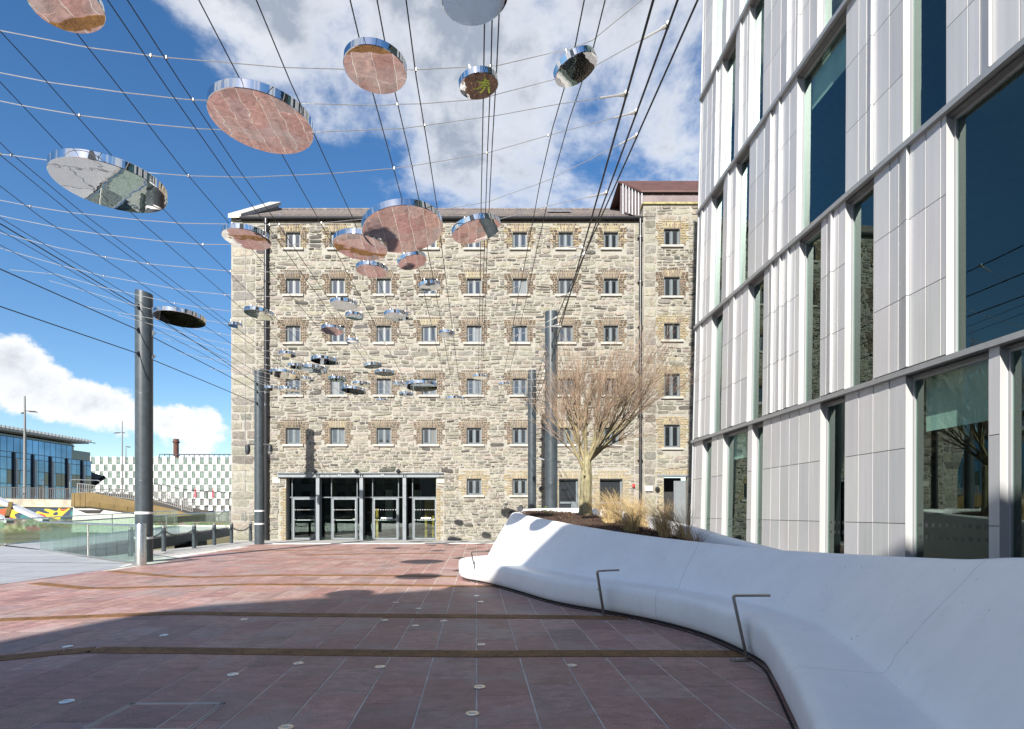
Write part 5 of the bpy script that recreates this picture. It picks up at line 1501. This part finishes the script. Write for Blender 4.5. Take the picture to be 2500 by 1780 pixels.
    railing('ramp_railing', [P(370, 1213, Y+4), P(468, 1246, Y+4)], 1.0, 'second pale railing descending behind the ramp railing', .2, 'rail_grey', .05, 'ramp railings', .07)
    # bank seen through the footbridge glass
    m = MB(); m.prism([(-34, 50), (-14, 50), (-14, 60), (-40, 60)], -1.6, -.3); m.build('canal_bank', M['quay_stone'], kind='structure')
    m = MB(); m.box(-36, -14, 49.9, 51, -.3, .35); m.build('bank_wall', M['abutment_white'], label='pale low bank wall seen through the footbridge glass', cat='wall')
    # street lamps
    def lamp(u, v, y, arms, lb, r=.13):
        top = P(u, v, y); e = empty('street_lamp', (top.x, top.y, .2), lb, 'street lamp', 'tall street lamps across the canal'); h = top.z-.2
        b = MB(); b.tube([(0, 0, 0), (0, 0, h*.55), (0, 0, h)], [r, r*.8, r*.45], 10); b.build('pole', M['rail_grey'], e, smooth=40.0)
        for (dz, dx) in arms:
            q = MB(); q.beam((0, 0, h-dz), (dx, 0, h-dz-.05), .07, .07); q.beam((dx*.45, 0, h-dz-.09), (dx*1.15, 0, h-dz-.13), .22, .07); q.build('lamp_head', M['lamp_black'], e)
    lamp(60.5, 967, 62, [(1.6, 1.15), (1.75, -.3)], 'tallest street lamp standing left, before the glass offices', .17)
    lamp(298.5, 1028, 84, [(1.65, -1.05), (1.65, .3)], 'tall street lamp just left of the nearest dark mast')
    lamp(307.5, 1088, 84, [(.12, .55)], 'shorter street lamp beside the mast, before the chequered hotel', .10)
    lamp(105, 1168, 95, [(.2, .25), (.2, -.3)], 'small distant lamp in front of the glass offices', .07)
    # white hoop barriers
    for ua, ub, v0, v1, y, lb in ((170, 245, 1171, 1192, 63.5, 'pale hoop barrier on the bridge before the glass offices'), (472, 545, 1190, 1212, 74, 'pale hoop barrier before the hotel, near the warehouse')):
        a, c = P(ua, v1, y), P(ub, v1+3, y); m = MB(); t0, t1 = P(ua, v0, y)-a, P(ub, v0+2, y)-a
        m.tube([Vector((0, 0, -.6)), t0-Vector((0, 0, .25)), t0-Vector((-.07, 0, .07)), t0+Vector((.3, 0, 0)), t1-Vector((.3, 0, 0)), t1-Vector((.07, 0, .07)), t1-Vector((0, 0, .25)), c-a-Vector((0, 0, .6))], .045, 6)
        m.build('hoop_barrier', M['stainless'], loc=a, label=lb, cat='barrier', group='hoop barriers')
    # glass offices
    XO = -107.5
    e = empty('glass_offices', (XO, 128, 0), 'blue glass office building with overhanging louvred roof across the water', 'office building')
    Y0, Y1, Y2 = 104.0, 141.0, 146.5; H1, H2 = 18.6, 17.1
    z = lambda k: k
    m = MB(); m.box(-30, -.25, Y0-128, Y1-128, 0, H1-.5); m.box(-30, -.26, Y1-128, Y2-128, 0, H2-.4); m.build('core', M['office_glass_dark'], e)
    lev = [1.0, 4.2, 7.6, 10.6, 13.2, 14.4, 17.6]
    n = 26; ww = (Y2-Y0)/n
    for k in range(len(lev)-1):
        for i in range(n):
            ya, yb = Y0+i*ww-128, Y0+(i+1)*ww-128
            if lev[k+1] > 16 and yb > Y1-128: continue
            q = MB(); q.box(-.05, .05, ya+.06, yb-.06, lev[k]+.06, lev[k+1]-.06); q.build('pane', M['office_glass'] if k >= 3 or rnd.random() < .6 else M['office_glass_dark'], e)
    m = MB()
    for k in lev: m.box(-.12, .10, Y0-128, (Y2 if k < 16 else Y1)-128, k-.06, k+.06)
    m.build('transom', M['mullion_blue'], e)
    for i in range(0, n+1, 3):
        y = Y0+i*ww-128; q = MB(); q.box(-.12, .38, y-.18, y+.18, 0, 14.4); q.build('mullion', M['mullion_blue'], e)
        q = MB(); q.box(.05, .16, y+.5, y+1.1, 5, 13.2); q.build('pilaster', M['lead'], e)
    for (dy, dz) in ((0, 0),):
        m = MB(); m.box(-8, 2.0, Y0-128, Y1-126, H1-.15, H1+.15); m.build('roof', M['lead'], e)
        m = MB(); y = Y0-128
        while y < Y1-126: m.box(.3, 3.2, y, y+.18, H1+.25, H1+.75); y += 1.0
        m.build('roof_louvre', M['steel_grey'], e, kind='stuff')
        m = MB()
        for x in (1.0, 2.8): m.box(x, x+.15, Y0-128, Y1-125, H1+.05, H1+.25)
        m.build('roof_rail', M['steel_grey'], e)
    m = MB(); m.box(-20, -5, Y0-128, Y0-128+12, H1+.5, H1+4); m.build('penthouse', M['office_glass'], e)
    m = MB(); m.box(-24, -2.5, Y0-128-2, Y0-128+15, H1+4, H1+4.6); m.build('penthouse_roof', M['mullion_blue'], e)
    # slanted canopy at its end
    e2 = empty('slanted_canopy', P(218, 1170, 150), 'grey slanted canopy at the end of the glass offices', 'canopy'); o2 = Vector(e2.location)
    q = MB(); vs = [P(215, 1150, 150)-o2, P(258, 1164, 150)-o2, P(222, 1192, 150)-o2, P(215, 1192, 150)-o2, P(215, 1150, 156)-o2, P(258, 1164, 156)-o2, P(222, 1192, 156)-o2, P(215, 1192, 156)-o2]
    q.add(vs, [(0, 3, 2, 1), (0, 1, 5, 4), (1, 2, 6, 5)]); q.build('soffit', M['steel_grey'], e2)
    q = MB(); q.beam(P(258, 1164, 150)-o2+Vector((0, -.3, 0)), P(221, 1192, 150)-o2+Vector((0, -.3, 0)), .5, .7); q.build('edge_beam', M['lamp_black'], e2)
    # chequered hotel
    Yh = 250.0; sx = Yh/F; cw = 10.22*sx; rh = 16.72*sx
    xr = (566-UC)*sx; top = HC+(VC-1114.5)*sx; ncol = 36
    e = empty('chequered_hotel', (xr, Yh, 0), 'white hotel with a chequerboard of windows beyond the canal', 'hotel')
    m = MB(); m.box(-ncol*cw-4, 8, .9, 20, 0, top-1.0); m.build('wall', M['hotel_frame'], e)
    b = MB(); b.bbox(0.02, cw-.02, .12, .9, .03, rh-.03, .05); pm = b.mesh('white_panel', M['hotel_white'])
    b = MB(); b.box(.10, cw-.03, .32, .37, .10, rh-.10); wm = b.mesh('window', M['hotel_glass'])
    b = MB(); b.box(0, .10, .16, .6, 0, rh); b.box(.10, cw, .16, .6, rh-.10, rh); b.box(.10, cw, .16, .6, 0, .10); b.box(cw-.03, cw, .16, .6, .10, rh-.10); fm = b.mesh('frame', M['hotel_frame'])
    z0 = top-1.15*rh
    for r in range(8):
        zc = z0-r*rh
        if zc < .3: break
        for c in range(ncol):
            x = -(c+1)*cw+.6
            if (r+c) % 2 == 0:
                inst(pm, 'white_panel', e, (x, 0, zc), scale=(1, 1, 1.15) if r == 0 else None)
            elif r < 6:
                wo = inst(wm, 'window', e, (x, 0, zc))
                inst(fm, 'frame', wo)
    m = MB(); m.box(-ncol*cw*.52, 2, 4, 4.3, top+1.2, top+1.5); x = -ncol*cw*.52
    while x < 2: m.box(x, x+.2, 4, 4.2, top-1, top+1.25); x += 2.2
    m.box(-ncol*cw*.52, 2, 8, 8.2, top+1.5, top+1.7); m.build('roof_frame', M['mullion_blue'], e)
    m = MB(); m.box(-1.0, 6, 2.5, 9, top-3, top+2.6); m.build('roof_pavilion', M['office_glass_dark'], e)
    p = P(430, 1072, 300); e = empty('brick_chimney', (p.x, 300, 0), 'old dark red brick chimney rising behind the hotel roof', 'chimney'); h = p.z
    m = MB(); m.lathe([(1.5, 0), (1.28, h*.75), (1.25, h-2.2), (1.6, h-1.9), (1.65, h-1.2), (1.35, h-1.0), (1.35, h), (1.0, h)], 10); m.build('shaft', M['chimney_brick'], e)
    q = MB(); q.lathe([(1.66, h-1.8), (1.72, h-1.7), (1.72, h-1.45), (1.66, h-1.35)], 10); q.build('collar', M['chimney_brick'], e)
    for u, lb in ((477, 'left closed red parasol before the hotel'), (520, 'right closed red parasol before the hotel')):
        p = P(u, 1212, 110); b = MB(); t = empty('closed_parasol', (p.x, 110, .2), lb, 'parasol', 'closed red parasols')
        b.tube([(0, 0, 0), (0, 0, p.z+1.6)], .05, 6); b.build('pole', M['rail_grey'], t)
        b = MB(); b.lathe([(.28, p.z-.4), (.2, p.z+.5), (.05, p.z+1.5)], 8); b.build('canopy', M['umbrella_red'], t)
    # low dark greenery and roofs behind, closing the horizon
    m = MB()
    for i in range(60):
        x = -420+i*9.5+rnd.uniform(-3, 3); h = rnd.uniform(5, 10); m.lathe([(6, 0), (7, h*.5), (4, h*.85), (1, h)], 7, (x, 420+rnd.uniform(-10, 10), 0))
    m.build('distant_trees', M['far_green'], kind='stuff')
farbank()

# ------------------------------------------------------------------ building behind the viewer that throws the big shadow
def rear_building():
    poly = [(-12.7, -17.6), (-12.2, -16.95), (-8.5, -14.95), (-5.74, -12.95), (-.2, -14.6), (5.2, -19), (5.2, -32), (-13.8, -32)]
    H = 16.0
    e = empty('rear_building', (-3, -22, 0), 'brown office block behind the viewer that shades the foreground', 'office building'); o = Vector(e.location)
    m = MB(); m.prism([(x-o.x, y-o.y) for x, y in reversed(poly)][::-1], 0, H); m.build('wall', M['rear_wall'], e)
    for i in (2, 3, 4):
        a, c = Vector((poly[i][0], poly[i][1], 0)), Vector((poly[i+1][0], poly[i+1][1], 0)); d = (c-a).normalized(); nrm = Vector((-d.y, d.x, 0))
        if nrm.y < 0: nrm = -nrm
        L = (c-a).length; n = int(L/1.8)
        for k in range(n):
            for f in range(5):
                p = a+d*(.5+k*1.8)-o; q = MB(); w = d*1.1
                b0 = p+nrm*.02+Vector((0, 0, .6+f*3.1)); 
                vs = [b0, b0+w, b0+w+Vector((0, 0, 2.0)), b0+Vector((0, 0, 2.0))]; vs += [v-nrm*.05 for v in vs]
                q.add(vs, [(0, 1, 2, 3), (0, 4, 5, 1), (1, 5, 6, 2), (2, 6, 7, 3), (3, 7, 4, 0)]); q.build('window', M['rear_glass'], e)
rear_building()

def rear_street():
    rnd2 = random.Random(3)
    for k, (x0, x1, y, h, lb) in enumerate(((-62, -42, -66, 15, 'plain grey street block far behind the viewer, leftmost'), (-41, -24, -70, 12, 'pale rendered street block far behind the viewer'), (-23, -2, -68, 16, 'dark street block far behind the viewer'), (-1, 30, -72, 14, 'long street block far behind the viewer, rightmost'))):
        e = empty('street_block', ((x0+x1)/2, y, 0), lb, 'building', 'street blocks behind the viewer'); w = (x1-x0)/2
        m = MB(); m.box(-w, w, -10, 0, -2, h); m.build('wall', M[('rear_wall', 'bridge_concrete', 'chimney_brick', 'rear_wall')[k]], e)
        g = MB(); g.box(-1, 1, .02, .06, 0, 1.7); me = g.mesh('window', M['rear_glass'])
        n = int(w*2/3.6)
        for i in range(n):
            for f in range(int(h/3.4)): inst(me, 'window', e, (-w+1.8+i*3.6, 0, 1.1+f*3.3))
rear_street()
